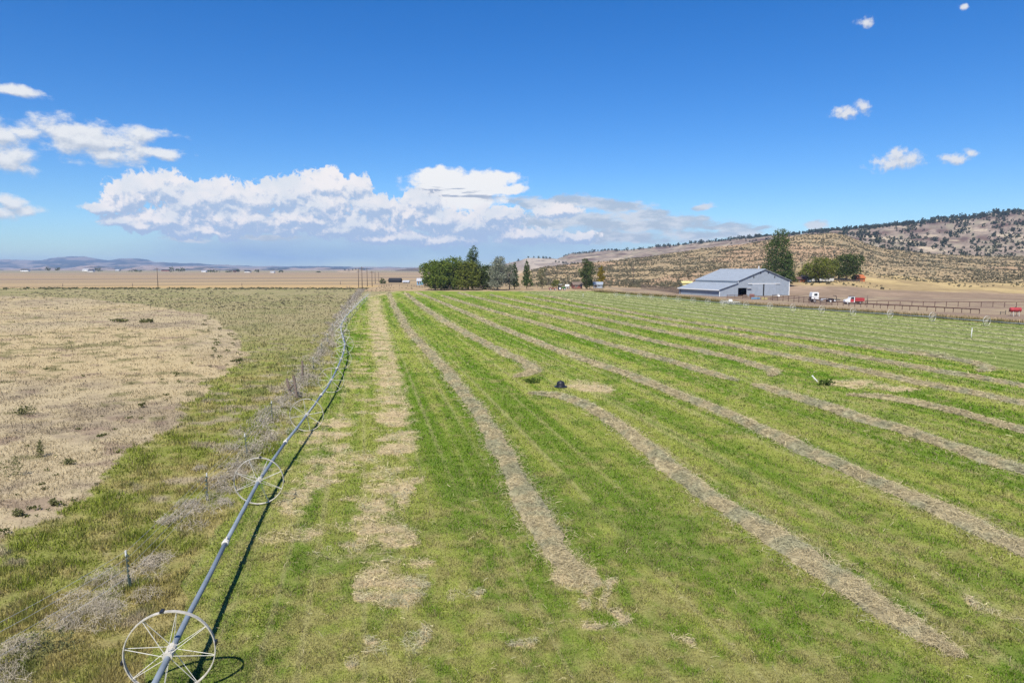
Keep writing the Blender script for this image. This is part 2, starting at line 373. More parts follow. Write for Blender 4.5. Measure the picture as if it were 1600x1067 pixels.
def litter(x, y):
    wx = x + (fbm(x/0.8, y/0.8, 3, 31)-0.5)*1.5; wy = y + (fbm(x/0.9+50, y/0.9, 3, 32)-0.5)*1.7
    m = np.zeros(x.shape)
    for cx, cy, rx, ry in LITW:
        dd = ((wx-cx)/rx)**2 + ((wy-cy)/ry)**2
        m = np.maximum(m, 1-sstep(dd, 0.45, 1.25))
    xs = np.interp(y, strip[::-1][:, 1], strip[::-1][:, 0]); hw = np.interp(y, [18, 50, 110, 250], [0.75, 1.2, 1.7, 2.6])
    tr = fbm(x/2.2, y/0.9, 3, 40)
    ms = (1-sstep(np.abs(wx-xs)/hw, 0.55, 1.1))*(0.35*(y > 45)+(1-0.35*(y > 45))*sstep(tr, 0.33, 0.48))*sstep(y, 22, 34)*(y < YEND-8)
    xm = (xs+xpipe(y))/2                                    # thin crosswise wisps between pipe and strip
    mt = (1-sstep(np.abs(x-xm)/(np.abs(xs-xpipe(y))*0.38+.01), 0.6, 1.2))*sstep(fbm(x/2.0, y/0.75, 3, 41), 0.55, 0.68)*(y > 20)*(y < 150)*0.8
    br = sstep(fbm(x/0.9, y/0.32, 3, 43), 0.36, 0.54)
    return np.clip(np.maximum(np.maximum(m*(0.3+0.7*br), ms*(0.6+0.4*br)), mt*(0.2+0.8*br)), 0, 1)
def zones(x, y):
    wob = (fbm(x/2.5, y/2.5, 3, 1)-0.5)*2.4
    wobL = (fbm(x/9, y/9, 4, 2)-0.5)*np.clip(np.hypot(x, y)*0.10, 3, 5) + (fbm(x/1.1, y/1.1, 3, 28)-0.5)*np.clip(60/np.hypot(x, y), .8, 2.6)
    infield = (x > xpipe(y)-1.0+wob*0.5) & (y < YEND+wob) & (x < xright(y)+wob*0.6)
    circ = inpoly(x+wobL, y+wobL*0.7, CIRC) & ~infield
    return infield, circ
def gcol(x, y):
    d = np.hypot(x, y); c, s = cs(x, y)
    inf, circ = zones(x, y)
    n1 = fbm(x/7, y/7, 4, 3); n2 = fbm(x/1.4, y/1.4, 4, 4); n3 = fbm(x/30, y/30, 4, 5)
    # -- left: olive weeds turning tan with distance
    ol = mixc(A3(0.180,0.212,0.034), A3(0.300,0.255,0.095), sstep(n1*0.5+n2*0.5+(fbm(x/0.45, y/0.45, 2, 19)-0.5)*0.25, 0.40, 0.66))
    ol = mixc(ol, A3(0.095,0.130,0.028), sstep(n2*0.6+n3*0.4, 0.52, 0.66)*0.8)
    ol = mixc(ol, A3(0.34,0.28,0.20), sstep(fbm(x/1.6, y/1.2, 3, 8), 0.60, 0.74)*0.75)
    ol = mixc(ol, mixc(A3(0.275,0.23,0.135), A3(0.21,0.195,0.10), sstep(n1, 0.4, 0.6)), sstep(d, 42, 125)*0.85)
    # -- far plain: stripes of tan
    fs_ = fbm(x/900+y/3000, np.log(np.maximum(d, 1))*9, 3, 9)
    fp = mixc(A3(0.33,0.247,0.150), A3(0.255,0.193,0.138), sstep(fs_, 0.35, 0.65))
    fp = mixc(fp, A3(0.385,0.275,0.136), (1-sstep(d, 360, 520))*sstep(fbm(x/120, y/25, 3, 10), 0.35, 0.55))
    fp = mixc(fp, A3(0.20,0.165,0.11), sstep(fbm(x/700+3, np.log(np.maximum(d, 1))*16, 3, 12), 0.60, 0.68)*0.7)
    fp = mixc(fp, A3(0.22,0.20,0.13), sstep(d, 1300, 2200)*0.7)
    ol = mixc(ol, fp, sstep(y+(n1-0.5)*30, 318, 330))
    # -- pale dry circle
    ci = mixc(A3(0.365,0.300,0.185), A3(0.245,0.198,0.134), sstep(n1*0.5+n2*0.5, 0.46, 0.64))
    ci = mixc(ci, A3(0.40,0.318,0.178), sstep(n3, 0.45, 0.65)*0.7)
    ci = mixc(ci, A3(0.21,0.155,0.115), sstep(fbm(x/3, y/2, 3, 6), 0.66, 0.74)*0.7)
    ci = mixc(ci, A3(0.125,0.12,0.05), sstep(fbm(x/1.7, y/1.7, 3, 7)+(n3-0.5)*0.5, 0.68, 0.75)*0.7)
    out = np.where(circ[:, None], ci, ol)
    # -- right of the field: verge, golden strip, dirt lot
    rr = x - xright(y); vr = A3(0.145,0.135,0.045)
    rt = mixc(np.repeat(vr, len(x), 0), A3(0.36,0.275,0.16), sstep(rr+(n1-0.5)*5, 2.5, 5.5))
    rt = mixc(rt, mixc(A3(0.215,0.16,0.118), A3(0.28,0.22,0.147), sstep(n1, 0.42, 0.6)), sstep(rr+(n1-0.5)*8, 9, 15))
    isr = (rr > 0) & (y > 60) & (y < 420)
    out = np.where((isr & ~inf)[:, None], rt, out)
    # -- dry strip beyond the far end of the field
    be = (~inf) & (y > YEND-6) & (y < 420) & (x > xfence(y)-2) & (x < xright(y)+8)
    out = np.where(be[:, None], mixc(A3(0.36,0.268,0.165), A3(0.28,0.213,0.125), sstep(n1, 0.4, 0.6)), out)
    # -- the mown field
    st = fbm(c/1.3, s/40, 3, 13); sw = 0.5+0.5*np.sin(c*2*math.pi/4.05+1.3*np.sin(s/37.0))
    nf = fbm(x/0.22, y/0.22, 2, 29); st2 = fbm(c/0.42, s/30, 2, 33); k = sstep(st*0.50+st2*0.36+n2*0.10+nf*0.18+(sw-0.5)*0.10, 0.44, 0.70)
    fc = mixc(A3(0.098,0.178,0.014), A3(0.240,0.272,0.056), k)
    fc = mixc(fc, A3(0.285,0.255,0.100), sstep(n2*0.36+n3*0.2+fbm(x/0.35, y/0.35, 2, 18)*0.46+(34-np.clip(d, 0, 34))*0.006, 0.50, 0.70)*0.75)
    fc = mixc(fc, A3(0.33,0.31,0.14), sstep(fbm(c/0.24, s/70, 2, 35), 0.60, 0.76)*0.55)
    fc = mixc(fc, A3(0.075,0.150,0.014), sstep(fbm(x/2.1, y/2.1, 3, 14), 0.58, 0.74)*0.6)
    up = sstep(c+(n1-0.5)*5, 55, 60)
    line = sstep(0.5*(0.5+0.5*np.sin((c+0.5*np.sin(s/23))*2*math.pi/2.6))+0.9*(fbm(c/0.8, s/60, 2, 34)-0.25), 0.35, 0.75)
    fu = mixc(A3(0.118,0.158,0.040), A3(0.255,0.275,0.100), line*0.75+0.25*n2)
    fc = mixc(fc, fu, up)
    fc = mixc(fc, A3(0.44,0.34,0.205), litter(x, y)*0.92)
    out = np.where(inf[:, None], fc, out)
    return out

# ------------------------------------------------------------------ ground sheet (one disc to the horizon)
def build_ground():
    az = np.concatenate([np.linspace(-180, -48, 24)[:-1], np.linspace(-48, 48, 420), np.linspace(48, 180, 24)[1:]])
    az = np.radians(az[:-1]); rr = np.concatenate([[2.0], np.geomspace(6, 12000, 520)])
    A, Q = np.meshgrid(az, rr); x = (Q*np.sin(A)).ravel(); y = (Q*np.cos(A)).ravel()
    n = len(az); m = len(rr)
    z = np.zeros(len(x))
    v = np.column_stack([x, y, z]); c = gcol(x, y); inf_, ci_ = zones(x, y)
    th = inf_*(1-sstep(Q.ravel(), 20, 75))*0.34*(1-litter(x, y)); c = mixc(c, A3(0.16,0.145,0.055), th)      # brown thatch under the stubble
    wd_ = ((~inf_) & (~ci_) & (x < xpipe(y)))*(1-sstep(Q.ravel(), 25, 80))*0.35; c = mixc(c, A3(0.17,0.14,0.075), wd_)
    i, j = np.meshgrid(np.arange(m-1), np.arange(n), indexing='ij'); j2 = (j+1) % n
    f = np.column_stack([(i*n+j).ravel(), (i*n+j2).ravel(), ((i+1)*n+j2).ravel(), ((i+1)*n+j).ravel()])[:, ::-1]
    v = np.vstack([v, [[0, 0, 0]]]); c = np.vstack([c, c[:1]])
    o = mesh_np('ground', v, f, M_ground, c, smooth_=True)
    tag(o, 'open ranch land: green mown hay field, olive weeds and pale dry pasture', kind='structure')
build_ground()

# ------------------------------------------------------------------ hills
class Hill:
    def __init__(s, crest, base, Dc, Db, rough, seed, gamma=1.0, ground=False):
        s.ground = ground
        s.c = np.array(crest, float); s.b = np.array(base, float); s.Dc = np.array(Dc, float); s.Db = np.array(Db, float)
        s.rough = rough; s.seed = seed; s.g = gamma
    def par(s, px):
        yc = np.interp(px, s.c[:, 0], s.c[:, 1]); yb = np.interp(px, s.b[:, 0], s.b[:, 1])
        return yc, yb, np.interp(px, s.Dc[:, 0], s.Dc[:, 1]), np.interp(px, s.Db[:, 0], s.Db[:, 1])
    def pos(s, px, t):
        """point at share t of the way from base to crest (t > 1: down the back)"""
        px = np.asarray(px, float); t = np.asarray(t, float)
        yc, yb, Dc, Db = s.par(px); tc = np.clip(t, 0, 1)
        if s.ground: Db = H*(CP-(yb-CY)/F*SP)/(SP+(yb-CY)/F*CP)
        D = Db*(Dc/Db)**tc; py = yb + (yc-yb)*tc**s.g
        u = (px-CX)/F; v = (py-CY)/F; k = D/(CP-v*SP)
        x = u*k; z = H - k*(SP+v*CP)
        n = (fbm(x/(s.rough*14), D/(s.rough*14), 4, s.seed)-0.5)*s.rough*2.2
        z = z + n*np.clip(tc*3, 0, 1) + (fbm(px/9.0, tc*9, 3, s.seed+5)-0.5)*s.rough*0.5*tc
        if s.ground: z = z - 0.5*(1-np.clip(tc/0.02, 0, 1))
        bk = np.clip(t-1, 0, None); D2 = D*(1+bk); z = z - bk*D*0.25
        return np.stack([x*(1+bk), D2, z], -1)
    def t_of(s, px, py):
        yc, yb, _, _ = s.par(px); return np.clip((yb-py)/(yb-yc), 0, 1)**(1/s.g)
    def D(s, px, py):
        return float(s.pos(px, s.t_of(px, py))[1])
    def build(s, name, x0, x1, nx, nt_, colf, mat, label):
        px = np.linspace(x0, x1, nx); t = np.concatenate([np.linspace(0, 1, nt_), [1.04, 1.12, 1.3]])
        Tt, Px = np.meshgrid(t, px, indexing='ij'); v = s.pos(Px.ravel(), Tt.ravel())
        yc, yb, _, _ = s.par(Px.ravel()); py = yb+(yc-yb)*np.clip(Tt.ravel(), 0, 1)**s.g
        c = colf(Px.ravel(), py, np.clip(Tt.ravel(), 0, 1), v)
        m = len(t); i, j = np.meshgrid(np.arange(m-1), np.arange(nx-1), indexing='ij')
        f = np.column_stack([(i*nx+j).ravel(), (i*nx+j+1).ravel(), ((i+1)*nx+j+1).ravel(), ((i+1)*nx+j).ravel()])
        o = mesh_np(name, v, f, mat, c, smooth_=True); tag(o, label, kind='structure'); return o
XE = [700, 2100]
FOOT = Hill([(700,440),(790,436),(833,421),(879,413),(929,411),(982,406),(1027,398),(1080,391),(1150,382),(1187,376),(1232,369),(1300,364),(1328,369),(1347,378),(1375,388),(1431,394),(1487,398),(1544,400.6),(1600,400),(1800,396),(2100,392)],
            [(700,450),(850,449.5),(960,449),(1030,452),(1070,456),(1140,461),(1250,462.5),(1400,465),(1600,470),(1800,474),(2100,478)],
            [(700,520),(900,620),(1270,760),(1400,720),(2100,640)], [(700,330),(960,330),(1030,300),(1140,232),(1250,222),(1400,206),(1600,188),(2100,150)], 1.6, 50, 1.0, True)
RIDGE = Hill([(800,414),(860,408),(877,401),(893,396),(926,393),(985,390),(1049,384),(1094,380),(1112,377.5),(1180,370),(1199,368),(1232,367),(1262,364),(1300,360),(1375,353),(1450,345),(1506,339),(1562,332),(1600,328),(1800,310),(2100,300)],
             [(800,432),(880,424),(1000,414),(1100,402),(1232,384),(1300,378),(1345,390),(1400,402),(1500,412),(1600,414),(2100,410)],
             [(800,2400),(1000,2000),(1300,1550),(2100,1400)], [(800,1500),(1000,1300),(1300,950),(1400,820),(2100,760)], 4.0, 60)
MESA = Hill([(640,436),(700,428),(760,418),(800,410),(826,403),(858,403),(877,406),(891,409),(920,413),(960,420)],
            [(640,440),(960,428)], [(640,1900),(960,1900)], [(640,1000),(960,1000)], 3.0, 70)
BROWN = Hill([(575,431),(590,429),(624,421.6),(640,420),(659,419),(700,417),(760,417),(800,420)], [(575,432),(800,432)], [(575,3000),(800,3000)], [(575,1900),(800,1900)], 3.0, 80)
KNOB = Hill([(500,428.5),(515,427),(530,423),(545,421.5),(558,421),(575,424),(590,427),(600,428)], [(500,429),(600,429)], [(500,2100),(600,2100)], [(500,1500),(600,1500)], 2.0, 90)
FARM = Hill([(-900,398),(-400,402),(-100,405),(0,405),(40,406.5),(66,407),(81,403.5),(100,402),(116,400.5),(131,401.5),(150,405),(169,407),(187,404),(216,404),(228,406),(240,409),(270,410.5),(300,411.5),(340,414),(400,416),(480,416.2),(560,417),(620,417.5),(700,418),(900,418)],
            [(-900,424.5),(900,424.5)], [(-900,9500),(900,9500)], [(-900,6500),(900,6500)], 14.0, 100)
PINK = Hill([(-900,417),(-200,416),(0,420),(55,419),(75,416),(100,420),(120,417),(145,414.5),(165,417),(190,420),(215,416.5),(235,414),(255,418),(290,416),(320,416),(345,419),(400,420),(470,419),(500,418),(540,420),(620,419),(680,421),(760,421)],
            [(-900,425),(760,425)], [(-900,5200),(760,5200)], [(-900,3600),(760,3600)], 8.0, 110)
def n2d(px, py, sx_, sy_, sd): return fbm(px/sx_, py/sy_, 4, sd)
def c_foot(px, py, t, v):
    x, y = v[:, 0], v[:, 1]
    c = mixc(A3(0.325,0.242,0.140), A3(0.265,0.203,0.122), sstep(fbm(x/40, y/90, 4, 51), 0.35, 0.65))
    c = mixc(c, A3(0.200,0.172,0.108), sstep(fbm(px/6, t*26, 4, 52), 0.50, 0.68)*0.65)
    gold = (1-sstep(t+(fbm(x/20, y/60, 3, 53)-0.5)*0.25, 0.33, 0.50))*sstep(px, 1180, 1260)
    c = mixc(c, mixc(A3(0.385,0.292,0.145), A3(0.29,0.218,0.115), sstep(fbm(x/14, y/40, 3, 54), 0.45, 0.65)), gold)
    lot = (1-sstep(t+(fbm(x/16, y/40, 3, 55)-0.5)*0.10, 0.13, 0.20))*sstep(px, 1150, 1230)
    c = mixc(c, mixc(A3(0.225,0.167,0.118), A3(0.285,0.21,0.147), sstep(fbm(x/9, y/30, 3, 56), 0.4, 0.65)), lot)
    dirt = sstep(fbm(x/60, y/120, 3, 57), 0.60, 0.70)*(1-gold)
    return mixc(c, A3(0.36,0.235,0.15), dirt*0.6)
def c_ridge(px, py, t, v):
    x, y = v[:, 0], v[:, 1]
    c = mixc(A3(0.225,0.178,0.140), A3(0.295,0.235,0.180), sstep(fbm(x/60, y/60, 4, 61), 0.4, 0.62))
    c = mixc(c, A3(0.150,0.120,0.098), sstep(fbm(px/5.0, t*34, 4, 62), 0.46, 0.66)*0.75)
    c = mixc(c, A3(0.25,0.225,0.15), sstep(fbm(px/11, t*16, 3, 66), 0.52, 0.66)*0.6)
    for tb, w in ((0.52, 0.05), (0.76, 0.05), (0.94, 0.04)):
        b = np.exp(-((t-tb-(fbm(px/60, px*0, 3, 63)-0.5)*0.14)/w)**2)*sstep(fbm(px/22, t*6, 3, 64), 0.34, 0.52)
        c = mixc(c, A3(0.105,0.068,0.058), b*0.9)
    pale = sstep(fbm(x/35, y/50, 3, 65), 0.64, 0.74)
    return mixc(c, A3(0.44,0.36,0.25), pale*0.8)
def c_mesa(px, py, t, v):
    c = mixc(A3(0.27,0.22,0.18), A3(0.20,0.17,0.15), sstep(n2d(px, py, 20, 3, 71), 0.4, 0.6))
    c = mixc(c, A3(0.40,0.31,0.20), (1-sstep(t, 0.25, 0.5)))
    return mixc(c, A3(0.36,0.305,0.245), sstep(n2d(px, py, 16, 2.0, 72), 0.50, 0.58)*sstep(px, 808, 830)*(1-sstep(px, 872, 888)))
def c_brown(px, py, t, v): return mixc(A3(0.17,0.125,0.09), A3(0.11,0.09,0.07), sstep(n2d(px, py, 14, 2.5, 81), 0.4, 0.6))
def c_knob(px, py, t, v): return mixc(A3(0.36,0.28,0.19), A3(0.25,0.20,0.14), sstep(n2d(px, py, 7, 1.5, 91), 0.4, 0.6))
def c_far(px, py, t, v): return mixc(A3(0.045,0.05,0.05), A3(0.26,0.21,0.17), sstep(n2d(px, py, 40, 2.2, 101), 0.50, 0.64)*0.8)
def c_pink(px, py, t, v): return mixc(A3(0.27,0.215,0.19), A3(0.05,0.055,0.055), sstep(n2d(px, py, 30, 2.0, 111), 0.50, 0.62))
FARM.build('mountains', -900, 900, 420, 14, c_far, M_far, 'long blue hazy mountain range on the horizon')
PINK.build('far_hills', -900, 760, 420, 10, c_pink, M_far, 'low pinkish hills below the blue mountain range')
BROWN.build('brown_hill', 575, 800, 80, 12, c_brown, M_hill, 'low brown hill behind the grove of trees')
KNOB.build('tan_knoll', 500, 600, 60, 8, c_knob, M_hill, 'small tan knoll on the plain by the utility poles')
MESA.build('pale_mesa', 640, 960, 140, 24, c_mesa, M_hill, 'small mesa with chalky white patches behind young poplars')
RIDGE.build('rimrock_ridge', 800, 2100, 420, 60, c_ridge, M_hill, 'long rimrock ridge dotted with dark junipers')
FOOT.build('sagebrush_foothill', 700, 2100, 460, 90, c_foot, M_hill, 'rounded tan foothill covered in sagebrush')

# ------------------------------------------------------------------ blades: one triangle each
def blades(name, x, y, h, w, col, mat, label, lean=0.55, z0=None, cat=None):
    n = len(x); th = rng.uniform(0, 2*math.pi, n); ph = rng.uniform(0, 2*math.pi, n); L = rng.uniform(0.15, 1.0, n)*lean
    a = np.column_stack([np.cos(th), np.sin(th), np.zeros(n)])*(w/2)[:, None]
    tip = np.column_stack([np.cos(ph)*L*h, np.sin(ph)*L*h, h*np.sqrt(np.maximum(1-L*L, 0.1))])
    b = np.column_stack([x, y, np.zeros(n) if z0 is None else z0]) - np.array([0, 0, 0.02])
    v = np.empty((n, 3, 3)); v[:, 0] = b-a; v[:, 1] = b+a; v[:, 2] = b+tip
    c = np.repeat(col, 3, 0); f = np.arange(n*3).reshape(n, 3)
    o = mesh_np(name, v.reshape(-1, 3), f, mat, c)
    tag(o, label, kind='stuff'); return o
def sample_ground(n, py0, py1, az=42):
    """points whose density falls with distance from the camera's foot"""
    py = rng.uniform(py0, py1, n); v = (py-CY)/F
    d = H*(CP-v*SP)/(SP+v*CP); a = np.radians(rng.uniform(-az, az, n))
    return d*np.tan(a), d + rng.normal(0, 0.02, n)*d
def vegetation():
    x, y = sample_ground(1050000, 462, 1130, 43)
    inf, circ = zones(x, y); d = np.hypot(x, y)
    lit_ = litter(x, y)
    k = inf & (rng.random(len(x)) > lit_*0.98)
    gx, gy, gd = x[k], y[k], d[k]
    s = np.maximum(gd/16, 0.8); n = len(gx)
    col = gcol(gx, gy)*np.clip(rng.lognormal(0.06, 0.42, n), .35, 1.75)[:, None]
    dry = rng.random(n) < 0.10+0.10*(gd < 30); col[dry] = A3(0.30,0.26,0.13)*rng.uniform(0.6, 1.2, dry.sum())[:, None]
    h = rng.uniform(0.035, 0.085, n)*s**0.45*(0.3+1.5*fbm(gx/0.4, gy/0.4, 3, 15))*np.where(cs(gx, gy)[0] > 57, .45, 1); w = rng.uniform(0.016, 0.040, n)*s
    blades('grass', gx, gy, h, w, col, M_grass, 'short green stubble of the mown hay field', 0.95)
    # taller weeds left of the pipe
    k = (~inf) & (~circ) & (x < xpipe(y)+1) & (y < 300); wx, wy, wd = x[k], y[k], d[k]
    x2, y2 = sample_ground(230000, 470, 1120, 43); i2, c2 = zones(x2, y2); k2 = (~i2) & (~c2) & (x2 < xpipe(y2)+1)
    wx = np.concatenate([wx, x2[k2]]); wy = np.concatenate([wy, y2[k2]])
    wd = np.hypot(wx, wy); cl = fbm(wx/0.7, wy/0.7, 3, 16)
    keep = rng.random(len(wx)) < 0.25+1.5*(cl-0.3); wx, wy, wd, cl = wx[keep], wy[keep], wd[keep], cl[keep]
    n = len(wx); s = np.maximum(wd/18, 0.8); col = gcol(wx, wy)*np.clip(rng.lognormal(0.10, 0.38, n), .35, 1.8)[:, None]
    dry = rng.random(n) < 0.10; col[dry] = A3(0.33,0.27,0.14)*rng.uniform(0.6, 1.25, dry.sum())[:, None]
    blades('weeds', wx, wy, rng.uniform(0.05, 0.19, n)*(0.2+1.6*cl)*s**0.3, rng.uniform(0.014, 0.036, n)*s, col, M_grass,
           'olive and yellow weeds between pasture and pipe', 0.75)
    # pale dry grass of the old pivot circle
    k = circ; wx, wy, wd = x[k], y[k], d[k]; cl = fbm(wx/1.3, wy/1.3, 3, 17); keep = rng.random(len(wx)) < (cl-0.25)*1.7
    wx, wy, wd = wx[keep], wy[keep], wd[keep]; n = len(wx); s = np.maximum(wd/18, 0.8)
    col = gcol(wx, wy)*rng.lognormal(0.12, 0.25, n)[:, None]
    blades('dry_grass', wx, wy, rng.uniform(0.05, 0.16, n)*s**0.4, rng.uniform(0.012, 0.026, n)*s, col, M_grass, 'pale dry bunch grass of the old pivot circle', 0.8)
    # verge between the field and the corrals
    yv = rng.uniform(95, 285, 22000); xv = xright(yv) + rng.uniform(0.2, 9, 22000)
    col = gcol(xv, yv)*rng.lognormal(0.05, 0.3, 22000)[:, None]
    blades('verge_grass', xv, yv, rng.uniform(0.25, 0.75, 22000), rng.uniform(0.08, 0.2, 22000), col, M_grass, 'rough grass verge between the field and the corrals', 0.5)
vegetation()

# ------------------------------------------------------------------ straw, windrows
def straws(x, y, z, L, w, col, up=0.35):
    """bent ribbons of two quads; returns v, f, c"""
    n = len(x); th = rng.uniform(0, 2*math.pi, n); p = np.column_stack([x, y, z])
    d = np.column_stack([np.cos(th), np.sin(th), rng.normal(0, up, n)]); d /= np.linalg.norm(d, axis=1)[:, None]
    s = np.column_stack([-np.sin(th), np.cos(th), rng.normal(0, 0.6, n)]); s /= np.linalg.norm(s, axis=1)[:, None]
    bow = np.column_stack([rng.normal(0, .12, n), rng.normal(0, .12, n), np.abs(rng.normal(0.08, .08, n))])*L[:, None]
    s = s*(w/2)[:, None]; e = d*(L/2)[:, None]
    v = np.empty((n, 6, 3)); v[:, 0] = p-e-s; v[:, 1] = p-e+s; v[:, 2] = p+bow-s; v[:, 3] = p+bow+s; v[:, 4] = p+e-s; v[:, 5] = p+e+s
    b = np.arange(n)[:, None]*6
    f = np.vstack([b+np.array([[0, 1, 3, 2]]), b+np.array([[2, 3, 5, 4]])])
    return v.reshape(-1, 3), f, np.repeat(col, 6, 0)
def haycol(x, y, n, pale=None):
    m = sstep(fbm(x/0.9, y/0.9, 3, 21), 0.45, 0.65); c = mixc(A3(0.410,0.348,0.208), A3(0.305,0.300,0.188), m*0.75)
    if pale is not None: c = mixc(c, np.array(pale)[None, :], np.full(len(x), 0.75))
    return c*rng.lognormal(0.0, 0.22, n)[:, None]
def windrow(pts, hw, hh, label, group=None, pale=None, pix=True, dens=1.0):
    q = path(pts) if pix else np.array(pts)
    if q[0][1] < q[-1][1]: q = q[::-1]
    seg = np.hypot(*np.diff(q, axis=0).T); S_ = np.concatenate([[0], np.cumsum(seg)])[:]
    # smooth the traced line, then step finely where it is near
    t = [0.0]
    order = q[::-1]; 
    q = order; seg = np.hypot(*np.diff(q, axis=0).T); S_ = np.concatenate([[0], np.cumsum(seg)])
    while t[-1] < S_[-1]:
        y_ = np.interp(t[-1], S_, q[:, 1]); t.append(t[-1]+float(np.clip(y_*0.008, 0.16, 1.2)))
    t = np.array(t); t[-1] = S_[-1]
    dd = np.clip(np.interp(t, S_, q[:, 1])*0.035, 0.4, 4)
    cx = sum(np.interp(t+k*dd, S_, q[:, 0]) for k in (-1, -.5, 0, .5, 1))/5; cy = sum(np.interp(t+k*dd, S_, q[:, 1]) for k in (-1, -.5, 0, .5, 1))/5
    tx, ty = np.gradient(cx), np.gradient(cy); L = np.hypot(tx, ty)+1e-9; nx_, ny_ = ty/L, -tx/L
    lat = (fbm(t/2.2, t*0+hw*7, 3, 22)-0.5)*hw*0.9; cx += nx_*lat; cy += ny_*lat
    prof = np.linspace(-1, 1, 11); n = len(t)
    endf = np.clip(np.minimum(t, S_[-1]-t)/2.6, 0.05, 1)
    V = []; ww = hw*(0.58+0.65*fbm(t/1.6, t*0+3, 3, 23))*endf**0.5
    thin = 0.35+0.9*fbm(t/3.0, t*0+9, 3, 24)
    for p_ in prof:
        e = ww*(1+0.35*(fbm(t/0.5, t*0+p_*5, 3, 25)-0.5))
        x = cx+nx_*e*p_; y = cy+ny_*e*p_
        z = hh*(1-abs(p_)**2.2)*thin*endf*(0.55+0.9*fbm(x/0.35, y/0.35, 3, 26)) - (0.06 if abs(p_) > .99 else 0.0) + 0.015
        V.append(np.column_stack([x, y, z]))
    V = np.stack(V, 1); v = V.reshape(-1, 3); c = haycol(v[:, 0], v[:, 1], len(v), pale)*0.9
    k = len(prof); i, j = np.meshgrid(np.arange(n-1), np.arange(k-1), indexing='ij')
    f = np.column_stack([(i*k+j).ravel(), ((i+1)*k+j).ravel(), ((i+1)*k+j+1).ravel(), (i*k+j+1).ravel()])
    # loose stalks on top and straying over the edges
    dist = np.hypot(cx, cy); per = dens*np.clip(520*(20/dist)**1.5, 6, 650)*np.gradient(t)
    cnt = rng.poisson(per); idx = np.repeat(np.arange(n), cnt); m = len(idx)
    if m:
        off = np.clip(rng.normal(0, 0.70, m), -2.2, 2.2); jt = rng.uniform(-.5, .5, m)*np.gradient(t)[idx]
        x = cx[idx]+nx_[idx]*ww[idx]*off+tx[idx]/L[idx]*jt; y = cy[idx]+ny_[idx]*ww[idx]*off+ty[idx]/L[idx]*jt
        z = np.where(np.abs(off) < 1, hh*(1-np.abs(off)**2.2)*thin[idx]*endf[idx]*0.95, 0.0)+0.03+np.abs(rng.normal(0, .03, m))
        s = np.maximum(dist[idx]/22, 0.75)
        sv, sf, sc2 = straws(x, y, z, rng.uniform(0.12, 0.34, m)*s**0.5, rng.uniform(0.005, 0.012, m)*s, haycol(x, y, m, pale)*1.12)
        f = np.vstack([f, sf+len(v)]); v = np.vstack([v, sv]); c = np.vstack([c, sc2])
    o = mesh_np('hay_windrow', v, f, M_hay, c, smooth_=False)
    return tag(o, label, 'windrow', group)
WL = {'near': 'tan hay windrow beside the littered strip, ending in a ragged hook in the foreground',
 'hook': 'hay windrow from the far grove that hooks back just behind the black tub',
 'tub': 'broad hay windrow that starts below the black tub and runs to the bottom right',
 'long': 'longest hay windrow, passing behind the black tub and out of the right edge',
 'pair': 'hay windrow that ends beside the thick start of another, right of the tub',
 'pairb': 'hay windrow with a thick lumpy head in mid field, running out at the right',
 'short': 'hay windrow stopping in a blunt hook short of the leaning white stake',
 'mid': 'unbroken hay windrow passing just above the leaning white stake',
 'stub': 'short faint hay windrow starting below the leaning white stake',
 'upper': 'unbroken hay windrow second below the fine striped mowing',
 'top': 'hay windrow along the edge of the striped mowing, hooked at its right end'}
for nm, pts, hw, hh in WIND: windrow(pts, hw, hh*1.1, WL[nm], 'hay windrows across the mown field')
ORD = ('first','second','third','fourth','fifth','sixth','seventh','eighth','ninth','tenth','eleventh')
for c_ in np.arange(60.5, 99, 5.2):
    s_ = np.linspace(60, 300, 40); pts = np.column_stack([c_*DC[0]+s_*DF[0], c_*DC[1]+s_*DF[1]])
    pts = pts[(pts[:, 0] < xright(pts[:, 1])-3.5) & (pts[:, 1] < YEND-4)]
    if len(pts) > 3:
        windrow(pts, 0.50, 0.06, ORD[int(round((c_-60.5)/5.2))]+' thin pale cut row of the striped mowing, counted from the broad windrows', 'thin cut rows of the striped mowing', pale=(0.36,0.37,0.19), pix=False, dens=0.5)
def hay_litter():
    x, y = sample_ground(430000, 470, 1110, 42); inf, _ = zones(x, y)
    k = inf & (rng.random(len(x)) < litter(x, y)*0.85) | (inf & (rng.random(len(x)) < 0.004)); x, y = x[k], y[k]; n = len(x)
    s = np.maximum(np.hypot(x, y)/20, 0.75)
    v, f, c = straws(x, y, 0.05+np.abs(rng.normal(0, .03, n)), rng.uniform(0.08, 0.26, n)*s**0.5, rng.uniform(0.006, 0.013, n)*s, haycol(x, y, n)*1.15)
    o = mesh_np('hay_litter', v, f, M_hay, c); tag(o, 'scattered tan hay left lying between the pipe and the first windrow', kind='stuff')
hay_litter()

